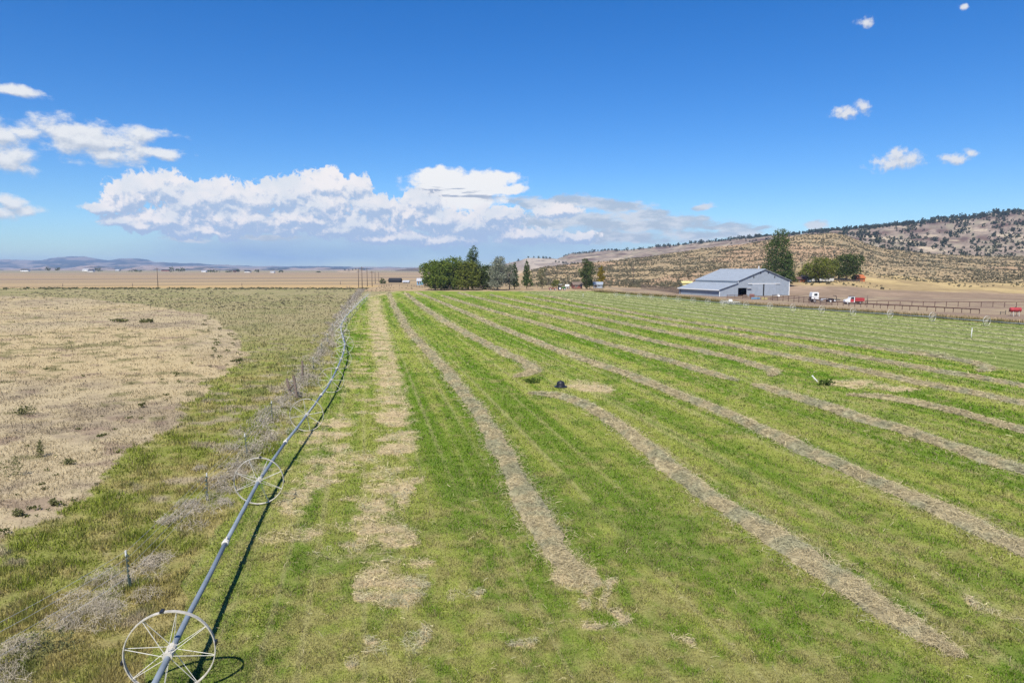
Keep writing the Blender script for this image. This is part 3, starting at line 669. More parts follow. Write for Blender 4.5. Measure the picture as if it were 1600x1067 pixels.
# ------------------------------------------------------------------ wheel lines
def rod(a, b, r, n=6): return MB().tube([a, b], r, n)
def wheel_mesh_parts(detail):
    """wheel in its own frame, axle along Y: meshes for rim, hub, spokes"""
    r = 0.92; n = 48 if detail else 24; w = 0.042
    mb = MB(); prof = [(r, -w), (r, w), (r-0.022, w), (r-0.022, w-0.012), (r-0.012, w-0.02), (r-0.012, -w+0.02), (r-0.022, -w+0.012), (r-0.022, -w)]
    vs = []; fs = []; k = len(prof)
    for i in range(n):
        th = 2*math.pi*i/n
        for q, yy in prof: vs.append((q*math.sin(th), yy, q*math.cos(th)))
    for i in range(n):
        for j in range(k): fs.append((i*k+j, i*k+(j+1) % k, ((i+1) % n)*k+(j+1) % k, ((i+1) % n)*k+j))
    mb.add(vs, fs); rim = mb.mesh('wheel', M_rim)
    hub = MB()
    for s_ in (-1, 1): hub.tube([(0, s_*0.05, 0), (0, s_*0.21, 0)], 0.10, 12)
    hub.tube([(0, -0.05, 0), (0, 0.05, 0)], 0.085, 12)
    hubm = hub.mesh('hub', M_spoke)
    sp = []
    for i in range(8):
        th = 2*math.pi*(i+0.25)/8
        for s_ in (-1, 1):
            th2 = th+s_*0.16
            sp.append(MB().tube([(0.10*math.sin(th2), s_*0.17, 0.10*math.cos(th2)), ((r-0.02)*math.sin(th), s_*0.02, (r-0.02)*math.cos(th))], 0.008 if detail else 0.014, 5))
    lugs = []
    for i in (0, 2, 4, 6):
        th = 2*math.pi*(i+0.15)/8; m = Matrix.Rotation(-th+math.pi, 4, 'Y')
        lugs.append(MB().box(-0.035, 0.035, -0.075, 0.075, -r-0.035, -r-0.001, 0, m).mesh('cleat', M_black))
    return rim, hubm, sp, lugs
NEAR_W = wheel_mesh_parts(True); M_rim = M_spoke = principled('weathered_pale_metal', (0.52, 0.50, 0.44), 0.6, 0.05, 0.12, 5); FAR_W = wheel_mesh_parts(False)
SPM = [s.mesh('spoke', M_spoke) for s in NEAR_W[2]]
FSP = MB()
for s in FAR_W[2]: FSP.add(s.v, s.f)
FSPM = FSP.mesh('spokes', M_spoke)
def put_wheel(root, x, y, tang, roll, near, z=0.965, tilt=0.0):
    src = NEAR_W if near else FAR_W
    o = link('wheel', src[0], root); o.location = (x, y, z)
    o.rotation_euler = (Matrix.Rotation(math.atan2(-tang[0], tang[1]), 4, 'Z') @ Matrix.Rotation(tilt, 4, 'X') @ Matrix.Rotation(roll, 4, 'Y')).to_euler()
    link('hub', src[1], o)
    if near:
        for m in SPM: link('spoke', m, o)
        for m in src[3]: link('cleat', m, o)
    else:
        link('spokes', FSPM, o)
    return o
def wheel_line(pts, d0, step, label, zh=0.965, near_n=5, rolls=0.0, t0=0.0, step_grow=0.0):
    root = empty('wheel_line', (0, 0, 0), 0, label, 'irrigation line', 'wheel-line irrigation pipes')
    seg = np.hypot(*np.diff(pts, axis=0).T); S_ = np.concatenate([[0], np.cumsum(seg)])
    def at_s(s_): return np.array([np.interp(s_, S_, pts[:, 0]), np.interp(s_, S_, pts[:, 1])])
    def smooth_at(s_): return sum(at_s(s_+k) for k in (-2, -1, 0, 1, 2))/5
    s_ = d0; i = 0; stops = []
    while s_ < S_[-1]:
        stops.append(s_); s_ += step
    for i, s_ in enumerate(stops):
        p = smooth_at(s_); tg = smooth_at(s_+1)-smooth_at(s_-1); tg /= np.linalg.norm(tg)
        put_wheel(root, p[0], p[1], tg, rolls+i*0.21, i < near_n, zh, 0)
    edges = [max(0.0, stops[0]-step/2)] + [a+step/2 for a in stops]
    if d0 > step/2+0.5: pass
    for i in range(len(edges)-1):
        a, b = edges[i], min(edges[i+1], S_[-1]); q = [smooth_at(a+(b-a)*k/4) for k in range(5)]
        dip = [0, -0.03, 0, -0.03, 0]
        MB().tube([(p[0], p[1], zh+dip[k]) for k, p in enumerate(q)], 0.066, 10, True).build('pipe_section', M_alu, root, True)
        p = q[-1]; t_ = q[-1]-q[-2]; t_ = t_/np.linalg.norm(t_)
        cpl = MB().tube([(p[0]-t_[0]*.12, p[1]-t_[1]*.12, zh), (p[0]+t_[0]*.12, p[1]+t_[1]*.12, zh)], 0.092, 10)
        cpl.tube([(p[0]-t_[0]*.16, p[1]-t_[1]*.16, zh), (p[0]-t_[0]*.11, p[1]-t_[1]*.11, zh)], 0.105, 10)
        cpl.tube([(p[0], p[1], zh), (p[0]+0.04, p[1], zh+0.17)], 0.02, 6)
        cpl.build('coupling', M_spoke, root, True)
    return root, smooth_at, stops
seg0 = np.hypot(*(pipe[1]-pipe[0]))
wl, wl_at, wl_stops = wheel_line(pipe, seg0, 12.1, 'long silver wheel-line pipe running up the left side of the field on spoked wheels', near_n=5)
# the right hand line: hub positions read from the photograph
RW = [(1700,511),(1620,505),(1542,499.5),(1457,493),(1391,488.5),(1333,485),(1284,481.5),(1239,478.5),(1203,476),(1166,474),(1130,471),(1106,469),(1083,467),(1060,465),(1038,463.2),(1018,461.6),(999,460.3),(981,459.2),(962,458)]
rw = np.array([P(a, b+2.4, 0.8)[:2] for a, b in RW])
def right_line():
    root = empty('wheel_line', (0, 0, 0), 0, 'wheel-line pipe along the far right edge of the field below the corrals', 'irrigation line', 'wheel-line irrigation pipes')
    z = 0.8
    for i, p in enumerate(rw):
        tg = rw[min(i+1, len(rw)-1)]-rw[max(i-1, 0)]; tg = tg/np.linalg.norm(tg)
        # these wheels stand a little askew, as a wind-shifted line does
        a = 0.75+0.15*math.sin(i*2.3); tg2 = np.array([tg[0]*math.cos(a)-tg[1]*math.sin(a), tg[0]*math.sin(a)+tg[1]*math.cos(a)]) if False else tg
        o = put_wheel(root, p[0], p[1], tg2, i*0.3, False, 0.85); o.scale = (0.88, 1, 0.88)
        if i < len(rw)-1:
            q = rw[i+1]; m = (p+q)/2
            MB().tube([(p[0], p[1], .85), (m[0], m[1], .78), (q[0], q[1], .85)], 0.07, 6).build('pipe_section', M_alu, root, True)
    # mover with its own small frame between two wheels
    c = P(1141, 476); t_ = rw[9]-rw[10]; t_ = t_/np.linalg.norm(t_); n_ = np.array([t_[1], -t_[0]])
    fr = MB()
    def pt(a, b, zz): return (c.x+t_[0]*a+n_[0]*b, c.y+t_[1]*a+n_[1]*b, zz)
    for b in (-0.9, 0.9): fr.tube([pt(-2.6, b, 0.75), pt(2.6, b, 0.75)], 0.06, 6)
    for a in (-2.6, 0, 2.6): fr.tube([pt(a, -0.9, 0.75), pt(a, 0.9, 0.75)], 0.06, 6)
    for a in (-2.6, 2.6):
        for b in (-0.9, 0.9): fr.tube([pt(a, b, 0.75), pt(a*0.8, b, 0.05)], 0.05, 6)
    fr.build('mover_frame', M_spoke, root)
    for a in (-2.6, -0.9, 0.9, 2.6):
        for b in (-0.9, 0.9): 
            w_ = put_wheel(root, *pt(a, b, 0)[:2], t_, a, False, 0.55); w_.scale = (0.56, 1, 0.56)
    e = MB(); q = pt(0, 0, 0); e.box(q[0]-.45, q[0]+.45, q[1]-.35, q[1]+.35, 0.82, 1.35, 0.08); e.build('engine_box', M_white, root)
right_line()

# ------------------------------------------------------------------ barbed-wire fence with drifted tumbleweeds
def left_fence():
    root = empty('wire_fence', (fence[2][0], fence[2][1], 0), 0, 'sagging wire fence on green steel posts, choked with grey tumbleweeds', 'fence')
    o0 = Vector((fence[2][0], fence[2][1], 0))
    PX = [(-20,1060),(203,918),(324,782),(386,712),(425,655)]
    more = [(490,577),(503,552),(512,535),(520,518),(527,505),(534,494),(540,485),(546,477),(551,470),(556,464),(560,459)]
    tops = []
    for i, (a, b) in enumerate(PX+more):
        q = P(a, b)-o0; h = 1.12; ln = random.uniform(-.06, .06)
        p = MB(); p.tube([(q.x, q.y, -.1), (q.x+ln, q.y+ln*.5, h-.16)], 0.018, 6); p.box(q.x-.05, q.x+.05, q.y-.008, q.y+.008, 0.02, 0.3)
        for k in range(5): p.box(q.x-.035, q.x+.035, q.y-.05, q.y-.02, .35+k*.15, .40+k*.15)
        po = p.build('post', M_tpost, root)
        MB().tube([(q.x+ln, q.y+ln*.5, h-.16), (q.x+ln*1.1, q.y+ln*.6, h)], 0.025, 6).build('post_tip', M_white, po)
        tops.append(q)
    br = []
    for (a, b, h, lx) in ((455,617.5,1.25,-.32),(464.5,623,1.65,-.22),(473,592,1.5,0.0)):
        q = P(a, b)-o0; br.append((q, h, lx))
        MB().tube([(q.x, q.y, -.2), (q.x+lx*.5, q.y, h*.5), (q.x+lx, q.y+.05, h)], [0.11, 0.10, 0.085], 8).build('wooden_post', M_wood, root)
    MB().tube([br[0][0]+Vector((-.1, 0, .45)), br[1][0]+Vector((-.15, 0, 1.05))], 0.07, 7).build('brace', M_wood, root)
    tops = sorted(tops+[b[0] for b in br], key=lambda v: v.y)
    for z in (0.35, 0.62, 0.9, 1.12):
        pts = []
        for i in range(len(tops)-1):
            a, b = tops[i], tops[i+1]
            for k in range(4):
                t = k/4; p = a.lerp(b, t); pts.append((p.x, p.y, z-0.05*math.sin(math.pi*t)))
        pts.append((tops[-1].x, tops[-1].y, z)); MB().tube(pts, 0.0045, 4).build('wire', M_grey, root)
left_fence()
def tumbleweeds():
    V = []; Fc = []; C = []; o = 0
    S_ = np.concatenate([[0], np.cumsum(np.hypot(*np.diff(fence, axis=0).T))])
    s = 0.5
    while s < S_[-1]-1:
        x = np.interp(s, S_, fence[:, 0]); y = np.interp(s, S_, fence[:, 1]); d = math.hypot(x, y)
        dens = 0.30 if d < 22 else (0.75 if d < 40 else 0.95)
        gap = fbm(np.array([s/4.5]), np.array([2.0]), 3, 27)[0]
        if d < 26 and gap < 0.40: s += 0.6; continue
        r = random.uniform(0.32, 0.62) if d > 34 else random.uniform(0.25, 0.5)
        cx = x+random.gauss(0, .55 if d < 60 else .8); cy = y+random.gauss(0, .4); n = int(np.clip(130000/d/d, 60, 260))
        u = rng.normal(0, 1, (n, 3)); u /= np.linalg.norm(u, axis=1)[:, None]; rad = r*rng.uniform(0.25, 1.0, n)**0.5
        q = u*rad[:, None]; q[:, 2] = np.abs(q[:, 2])*(0.95 if d > 30 else 0.6)+0.02; q[:, :2] *= 1.35
        sc_ = max(d/24, 0.8)
        v, f, c = straws(cx+q[:, 0], cy+q[:, 1], q[:, 2], rng.uniform(.12, .36, n)*sc_**.4, rng.uniform(.004, .009, n)*sc_, ((A3(0.335,0.295,0.235) if d > 28 else A3(0.36,0.315,0.24))*rng.lognormal(0, .25, n)[:, None]), 0.9)
        V.append(v); Fc.append(f+o); C.append(c); o += len(v)
        s += 0.30 if d < 60 else 0.5+d*0.004
    ob = mesh_np('tumbleweeds', np.vstack(V), np.vstack(Fc), M_twig, np.vstack(C))
    tag(ob, 'grey drift of dry tumbleweeds caught along the wire fence', kind='stuff')
tumbleweeds()

# ------------------------------------------------------------------ bushes and trees
def leaf_cloud(blobs, n, size, pal, shell=0.55, clump=9, spread=0.14, flat=0.0):
    """leaf-sized quads in clumps through a set of ellipsoids (x,y,z,rx,ry,rz)"""
    B = np.array(blobs, float); vol = B[:, 3]*B[:, 4]*B[:, 5]; nc = max(n//clump, 1)
    k = rng.choice(len(B), nc, p=(vol**0.75)/(vol**0.75).sum())
    u = rng.normal(0, 1, (nc, 3)); u /= np.linalg.norm(u, axis=1)[:, None]
    r = rng.uniform(shell**3, 1.08, nc)**(1/3.0); c0 = B[k, :3]+u*r[:, None]*B[k, 3:]
    tint = rng.random(nc)
    i = np.repeat(np.arange(nc), clump); m = len(i); rb = B[k, 3:].mean(1)[i]
    p = c0[i]+rng.normal(0, 1, (m, 3))*(rb*spread)[:, None]
    a = rng.normal(0, 1, (m, 3)); a[:, 2] *= (1-flat); a /= np.linalg.norm(a, axis=1)[:, None]
    b = np.cross(a, rng.normal(0, 1, (m, 3))); b /= np.linalg.norm(b, axis=1)[:, None]
    s = size*rng.uniform(0.6, 1.35, m); a *= s[:, None]; b *= (s*0.6)[:, None]
    v = np.stack([p-a, p+b*0.8, p+a, p-b*0.8], 1).reshape(-1, 3); f = np.arange(m*4).reshape(m, 4)
    pal = np.array(pal); w = np.clip(tint[i]*0.75+rng.random(m)*0.35, 0, 1)*(len(pal)-1); lo = np.floor(w).astype(int).clip(0, len(pal)-2); fr = (w-lo)[:, None]
    col = pal[lo]*(1-fr)+pal[lo+1]*fr; col = col*rng.lognormal(0, .18, m)[:, None]
    return v, f, np.repeat(col, 4, 0)
def trunk_mb(h, r, limbs, spread, seed, fork=0.35):
    rr = random.Random(seed); mb = MB()
    pts = [(0, 0, -.2), (rr.uniform(-.1, .1), rr.uniform(-.1, .1), h*.3), (rr.uniform(-.3, .3), rr.uniform(-.3, .3), h*.62), (rr.uniform(-.3, .3), rr.uniform(-.3, .3), h*.95)]
    mb.tube(pts, [r*1.25, r, r*.65, r*.15], 7)
    for i in range(limbs):
        z = h*(fork+0.45*i/max(limbs-1, 1)); a = i*2.4+rr.uniform(0, 1); L = spread*rr.uniform(.6, 1)
        mb.tube([(0, 0, z), (math.cos(a)*L*.5, math.sin(a)*L*.5, z+L*.4), (math.cos(a)*L, math.sin(a)*L, z+L*rr.uniform(.5, .9))], [r*.5, r*.3, r*.08], 5)
    return mb
PAL = {'willow': [(0.055,0.085,0.016),(0.100,0.145,0.025),(0.155,0.20,0.036),(0.19,0.22,0.05)],
       'yellowish': [(0.09,0.11,0.02),(0.13,0.15,0.030),(0.19,0.20,0.045)],
       'dark': [(0.042,0.060,0.020),(0.075,0.102,0.032),(0.118,0.145,0.048)],
       'poplar': [(0.038,0.062,0.020),(0.072,0.108,0.032),(0.115,0.152,0.048)],
       'silver': [(0.13,0.145,0.10),(0.22,0.235,0.17),(0.32,0.33,0.25)],
       'thin': [(0.11,0.12,0.06),(0.18,0.18,0.09),(0.24,0.22,0.12)],
       'gold': [(0.14,0.12,0.015),(0.26,0.20,0.02),(0.36,0.27,0.035)],
       'juniper': [(0.034,0.042,0.024),(0.055,0.066,0.036),(0.085,0.096,0.055)],
       'tuft': [(0.055,0.065,0.022),(0.10,0.115,0.035),(0.16,0.16,0.06)],
       'sage': [(0.135,0.125,0.078),(0.18,0.165,0.105),(0.24,0.212,0.138)]}
def tree(name, pxc, pyb, Y, wpx, hpx, kind, pal, label, n=7600, leaf=0.36, group=None, z=None, cat='tree', clear=0.10):
    g = at(pxc, pyb, Y)
    if z is not None: g.z = z
    m = Y/F; w = wpx*m/2; h = hpx*m; t = empty(name, g, 0, label, cat, group); sd = int(pxc*7)
    rr = random.Random(sd); bl = []
    if kind == 'round':
        bl.append((0, 0, h*(0.49+clear/2), w*.85, w*.85, h*(.48-clear/2)))
        for i in range(13):
            a = i*2.4+rr.random(); q = rr.uniform(.45, .70)*w; zz = h*rr.uniform(clear+.12, .76); s = w*rr.uniform(.32, .48)
            bl.append((math.cos(a)*q, math.sin(a)*q, zz, s, s, min(s*.85, h*.26)))
        for i in range(4): bl.append((rr.uniform(-.45, .45)*w, rr.uniform(-.4, .4)*w, h*.82, w*.26, w*.26, h*.17))
    elif kind == 'column':
        for i in range(11):
            f = i/10; prof = math.sin(math.pi*(0.14+0.74*f)**0.9)**0.42
            s = w*max(prof, .18)*rr.uniform(.72, .95); a = rr.uniform(0, 6.28)
            bl.append((math.cos(a)*w*.18, math.sin(a)*w*.18, h*(clear+.04+(.9-clear)*f), s*.8, s*.8, h*.10))
    elif kind == 'cone':
        for i in range(15):
            f = i/14; s = w*(1.0-f*.95)**0.48*rr.uniform(.70, .95); a = i*2.4
            bl.append((math.cos(a)*w*.30*(1-f), math.sin(a)*w*.30*(1-f), h*(clear+.05+(.90-clear)*f), s*.82, s*.82, h*.085))
    elif kind == 'spray':
        for i in range(14):
            a = i*2.4; f = rr.uniform(.15, 1); q = w*rr.uniform(.1, .72)
            bl.append((math.cos(a)*q, math.sin(a)*q, h*(clear+(.92-clear)*f*(1-.25*q/w)), w*.22, w*.22, h*.14))
    v, f, c = leaf_cloud(bl, n, leaf, PAL[pal], 0.55 if kind != 'spray' else 0.2)
    mesh_np('crown', v, f, M_leaf, c, t)
    trunk_mb(h*(.9 if kind != 'round' else .75), max(w*.05, .14), 6 if kind != 'column' else 3, w*.7, sd).build('trunk', M_bark, t, True)
    return t
G1 = 'trees of the far grove'
tree('willow_tree', 680, 453.3, 292, 46, 46, 'round', 'willow', 'broad green willow at the left end of the far grove', group=G1, clear=.05)
tree('willow_tree', 708, 453, 298, 52, 51, 'round', 'willow', 'tallest broad willow in the middle of the far grove, left of the poplar', group=G1, n=9500, clear=.04)
tree('willow_tree', 732, 453, 294, 42, 45, 'round', 'yellowish', 'yellow-green willow just in front of the tall dark poplar', group=G1, clear=.04)
tree('willow_tree', 759, 453, 302, 42, 38, 'round', 'dark', 'low dark willow between the tall poplar and the silver tree', group=G1, clear=.02)
tree('willow_tree', 693, 452, 316, 54, 44, 'round', 'dark', 'dark willow behind the left end of the far grove', group=G1, n=5500, clear=.02)
tree('poplar_tree', 739, 451, 316, 29, 64, 'column', 'poplar', 'tall dark poplar rising above the far grove', group=G1, n=6000, leaf=.26)
tree('silver_tree', 777, 452.5, 292, 40, 50, 'column', 'silver', 'tall silver-leaved tree right of the dark willows', group=G1, n=6000, leaf=.28)
tree('silver_tree', 796, 452, 300, 26, 40, 'round', 'silver', 'smaller silver-leaved tree between the tall silver one and the young poplars', group=G1, n=4600, leaf=.28)
tree('young_poplar', 804, 451, 300, 17, 41, 'cone', 'poplar', 'young poplar touching the silver trees', group=G1, n=3200, leaf=.24)
tree('young_poplar', 823, 450.5, 300, 20, 43, 'cone', 'poplar', 'free-standing young dark green poplar right of the silver trees', group=G1, n=3800, leaf=.24)
tree('thin_tree', 847, 450, 306, 22, 31, 'column', 'thin', 'thin half-bare tree right of the young poplars', group=G1, n=1700, leaf=.2)
tree('yellow_bush', 869, 449, 318, 14, 13, 'round', 'yellowish', 'small yellowing bush behind the red farm machine', n=900, leaf=.22, cat='bush', clear=0)
tree('poplar_tree', 917, 449.5, 300, 30, 43, 'column', 'dark', 'dark leafy poplar between the red shed and the blue-grey shed', n=5200, leaf=.26, clear=.05)
tree('golden_tree', 939, 447, 322, 16, 30, 'column', 'gold', 'narrow tree in golden autumn leaf behind the blue-grey shed', n=2600, leaf=.24)
def dist_on(px, py): return FOOT.D(px, py)
G2 = 'trees by the barn and house'
tree('pine_tree', 1211, 446, 285, 58, 83, 'column', 'poplar', 'tall dark evergreen tree right behind the barn', n=9500, leaf=.30, group=G2, clear=.02)
tree('pine_tree', 1230, 442, 280, 32, 48, 'cone', 'poplar', 'smaller dark evergreen leaning on the tall one behind the barn', n=4200, leaf=.30, group=G2, clear=.02)
tree('cottonwood_tree', 1279, 441, dist_on(1279, 441)-6, 54, 39, 'round', 'yellowish', 'wide yellow-green tree standing over the white house', n=6500, leaf=.32, group=G2, clear=.16)
tree('elm_tree', 1322, 439.5, dist_on(1322, 439), 46, 43, 'round', 'dark', 'round dark green tree right of the white house', n=7000, leaf=.34, group=G2, clear=.12)
tree('yellow_bush', 1253, 437, dist_on(1253, 436), 14, 17, 'round', 'yellowish', 'small yellowish tree between the evergreens and the white house', n=900, leaf=.26, cat='bush', clear=0)
tree('willow_tree', 598, 446, 420, 11, 12, 'round', 'dark', 'small dark round bush left of the black-roofed shed', n=700, leaf=.3, clear=0)

def bush_mesh(pal, r, h, n, leaf, seed):
    bl = [(0, 0, h*.45, r*.7, r*.7, h*.42)]+[(math.cos(i*1.9)*r*.5, math.sin(i*1.9)*r*.5, h*.4, r*.42, r*.42, h*.34) for i in range(4)]
    v, f, c = leaf_cloud(bl, n, leaf, PAL[pal], .5, 6); v[:, 2] = np.maximum(v[:, 2], -.05)
    return v, f, c
SAGE = [bush_mesh('sage', .62, .75, 30, .30, i) for i in range(5)]
JUN = []
for i in range(5):
    bl = [(0, 0, .30, .40, .40, .28), (.08, 0, .55, .30, .30, .26), (-.05, .05, .78, .17, .17, .20), (.15, -.1, .25, .3, .3, .22)]
    JUN.append(leaf_cloud(bl, 60, .17, PAL['juniper'], .45, 5))
def scatter(name, pts, scl, protos, label, mat):
    V = []; Fc = []; C = []; o = 0
    for k, (v, f, c) in enumerate(protos):
        idx = np.where(np.arange(len(pts)) % len(protos) == k)[0]; n = len(idx)
        if not n: continue
        th = rng.uniform(0, 6.28, n); s = scl[idx]; cs_, sn = np.cos(th), np.sin(th)
        X = (v[None, :, 0]*cs_[:, None]-v[None, :, 1]*sn[:, None])*s[:, None]+pts[idx, 0:1]
        Y = (v[None, :, 0]*sn[:, None]+v[None, :, 1]*cs_[:, None])*s[:, None]+pts[idx, 1:2]
        Z = v[None, :, 2]*s[:, None]+pts[idx, 2:3]
        V.append(np.stack([X, Y, Z], -1).reshape(-1, 3)); nv = len(v)
        Fc.append((f[None]+(np.arange(n)*nv)[:, None, None]).reshape(-1, 4)+o); o += n*nv
        C.append((c[None]*rng.lognormal(0, .16, n)[:, None, None]).reshape(-1, 3))
    ob = mesh_np(name, np.vstack(V), np.vstack(Fc), mat, np.vstack(C)); tag(ob, label, kind='stuff')
def individuals(name, pts, scl, protos, label, cat, group, mat):
    ms = [mesh_np(name, v, f, mat, c, linked=False) for v, f, c in protos]
    for i in range(len(pts)):
        o = bpy.data.objects.new(name, ms[i % len(ms)]); COL.objects.link(o); o.location = pts[i]
        o.rotation_euler = (0, 0, random.uniform(0, 6.28)); o.scale = (scl[i],)*3; tag(o, label, cat, group)
def sagebrush():
    n = 60000; px = rng.uniform(830, 1680, n); t = rng.uniform(0.02, 0.995, n)**0.95
    p = FOOT.pos(px, t); d = fbm(p[:, 0]/14, p[:, 1]/30, 3, 120)
    low = sstep(px, 1180, 1270)
    pr = np.where(t < 0.36, np.where(low > .5, np.where(t < .17, 0.0, 0.35*sstep(d, .52, .6)), 0.85), 1.0)*(0.35+1.1*sstep(d, .35, .6))
    # keep even spacing on the ground: fewer where the slope is near
    pr = pr*np.clip(p[:, 1]/620, .18, 1)
    k = rng.random(n) < pr*0.62; p = p[k]; s = rng.lognormal(0.0, .30, len(p))*np.clip(0.45+p[:, 1]/1300, .5, .95)
    size = s/p[:, 1]*(p[:, 0]/p[:, 1] < 0.76); o = np.argsort(-size)[:300]; rest = np.ones(len(p), bool); rest[o] = False
    individuals('sagebrush', p[o], s[o]*1.15, SAGE, 'grey-green sagebrush bush on the tan foothill slope', 'bush', 'sagebrush on the foothill', M_leaf)
    scatter('sagebrush_cover', p[rest], s[rest], SAGE, 'countless small sagebrush bushes dotting the tan foothill', M_leaf)
sagebrush()
def junipers():
    n = 7500; px = rng.uniform(880, 1690, n); t = rng.uniform(0.02, 1.0, n)
    t = np.where(rng.random(n) < .25, 1-np.abs(rng.normal(0, .035, n)), t)
    p = RIDGE.pos(px, np.clip(t, 0, 1)); d = fbm(px/34, t*4.5, 3, 130); cr = t > .93
    pr = np.clip(sstep(d, .40, .58)*sstep(px, 1120, 1420) + cr*(.35+.5*sstep(px, 1080, 1200)) + .06, 0, 1)*np.where((px < 1120) & ~cr, .12, 1)*np.where((px < 1290) & ~cr, .6, 1)
    k = (rng.random(n) < pr*0.62); p = p[k]; px = px[k]; s = rng.lognormal(1.58, .30, len(p)).clip(2.2, 9)*np.clip(p[:, 1]/1100, .8, 1.25)
    p[:, 2] -= 0.3
    o = np.argsort(-(s/p[:, 1])*(px < 1600))[:300]; rest = np.ones(len(p), bool); rest[o] = False
    individuals('juniper_tree', p[o], s[o], JUN, 'dark squat juniper on the rimrock ridge', 'tree', 'junipers on the ridge', M_leaf)
    scatter('juniper_cover', p[rest], s[rest], JUN, 'smaller dark junipers scattered over the rimrock ridge', M_leaf)
    q = []
    for a in (810,826,834,842,849,853,860,868,873,880,884,888,893,897,903,906): q.append(tuple(MESA.pos(a, 0.97 if a < 862 else 0.8)))
    individuals('juniper_tree', q, [random.uniform(6, 9) for _ in q], JUN, 'dark juniper on the chalky mesa skyline', 'tree', 'junipers on the mesa', M_leaf)
    q = [tuple(KNOB.pos(a, .9)) for a in (539,545,551,556)]
    individuals('juniper_tree', q, [random.uniform(5, 8) for _ in q], JUN, 'dark bush on top of the tan knoll', 'tree', 'bushes on the knoll', M_leaf)
junipers()
# single weeds on the dry pasture and far shrub line
for i, (a, b, w, h, lab) in enumerate(((188,503,30,6,'low olive shrub on the pale pasture, first of two by the far edge'),(228,504,28,6,'low dark shrub on the pale pasture, right of its twin by the far edge'),
        (40,648,46,14,'wide low grey-green shrub on the pale pasture at the left edge'),(64,714,18,26,'upright spindly weed standing alone on the pale pasture'),
        (20,744,42,32,'tall feathery weed clump on the pale pasture at the left edge'),(28,806,26,14,'small dark green weed near the lower edge of the pale pasture'),(84,790,20,14,'small grey-green weed beside the lower pasture edge'),
        (108,726,32,11,'flat green weed mat where pasture meets olive grass'),(70,1020,110,44,'sprawling grey-green weed under the near fence end'),(1290,602,32,9,'dark green weed clump at the foot of the leaning white stake'),
        (832,598,34,7,'dark green grass clump left of the black tub'))):
    g = P(a, b); m = g.y/F; r = w*m/2; hh = h*m*1.15
    sp = [(rr_ := random.Random(i)).uniform(-1, 1) for _ in range(1)]
    bl = [(0, 0, hh*.4, r*.7, r*.6, hh*.38)]+[(random.uniform(-.5, .5)*r, random.uniform(-.35, .35)*r, hh*random.uniform(.3, .55), r*.38, r*.34, hh*.42) for _ in range(5)]
    v, f, c = leaf_cloud(bl, 420, max(.035, g.y*.0013), [(0.09,0.10,0.04),(0.15,0.155,0.065),(0.23,0.215,0.10)] if i not in (9, 10) else [(0.03,0.06,0.012),(0.06,0.10,0.02),(0.09,0.13,0.03)], .2, 6)
    v[:, 2] = np.maximum(v[:, 2], -.02)
    tag(mesh_np('weed_bush', v, f, M_leaf, c, loc=g), lab, 'weed')
def edge_tufts():
    n = 9000; y = rng.uniform(20, 130, n)**1.0; x = -y*rng.uniform(.25, .80, n)
    _, ci = zones(x, y); a = np.zeros(n)
    for dx_, dy_ in ((3, 0), (0, -4), (5, -3), (0, 5), (6, 0)): _, c2 = zones(x+dx_, y+dy_); a += ~c2
    k = ci & (rng.random(n) < np.where(a > 0, .10*a/5*(0.2+1.6*fbm(x/3, y/3, 3, 150)), .001)); x, y = x[k], y[k]
    pts = np.column_stack([x, y, np.zeros(len(x))]); P2 = 'tuft'
    scatter('weed_tufts', pts, rng.lognormal(-1.15, .35, len(x))*np.clip(y/45, .75, 1.3), [bush_mesh('tuft', .8, .55, 60, .16, 9), bush_mesh('tuft', .6, .7, 60, .14, 10)], 'small olive weed tufts along the ragged pasture edge', M_leaf)
def far_weed_row():
    n = 1100; px = rng.uniform(-80, 575, n); py = 451.2+rng.normal(0, .55, n)+(px-200)*0.0008
    v = (py-CY)/F; d = H*(CP-v*SP)/(SP+v*CP); x = (px-CX)/F*d
    k = fbm(px/25, px*0, 3, 140) > .36; x, d = x[k], d[k]
    pts = np.column_stack([x, d, np.zeros(len(x))])
    scatter('weed_row', pts, rng.uniform(.5, 1.15, len(x)), [bush_mesh('sage', .7, .6, 36, .22, 3), bush_mesh('dark', .6, .5, 30, .2, 4)], 'dark row of weeds along the far fence line across the left plain', M_leaf)
    n = 2600; x = rng.uniform(-260, -45, n); y = rng.uniform(150, 326, n); inf, ci = zones(x, y); k = (~inf) & (fbm(x/20, y/20, 3, 141) > .42) & np.where(ci, rng.random(n) < .08, True)
    pts = np.column_stack([x[k], y[k], np.zeros(k.sum())])
    scatter('low_brush', pts, rng.uniform(.25, .7, len(pts)), [bush_mesh('sage', .7, .6, 30, .22, 5)], 'low grey brush scattered over the left plain', M_leaf)
    # brush at the foot of the hill left of the barn and on the golden slope
    n = 420; px = rng.uniform(845, 1075, n); py = rng.uniform(438, 449, n); p = np.array([FOOT.pos(a, FOOT.t_of(a, b)) for a, b in zip(px, py)])
    k = fbm(px/22, py/4, 3, 142) > .45
    scatter('hill_foot_brush', p[k], rng.uniform(.8, 1.9, k.sum()), [bush_mesh('sage', .8, .8, 60, .26, 6)], 'thick brush along the foot of the hill left of the barn', M_leaf)
far_weed_row()
edge_tufts()

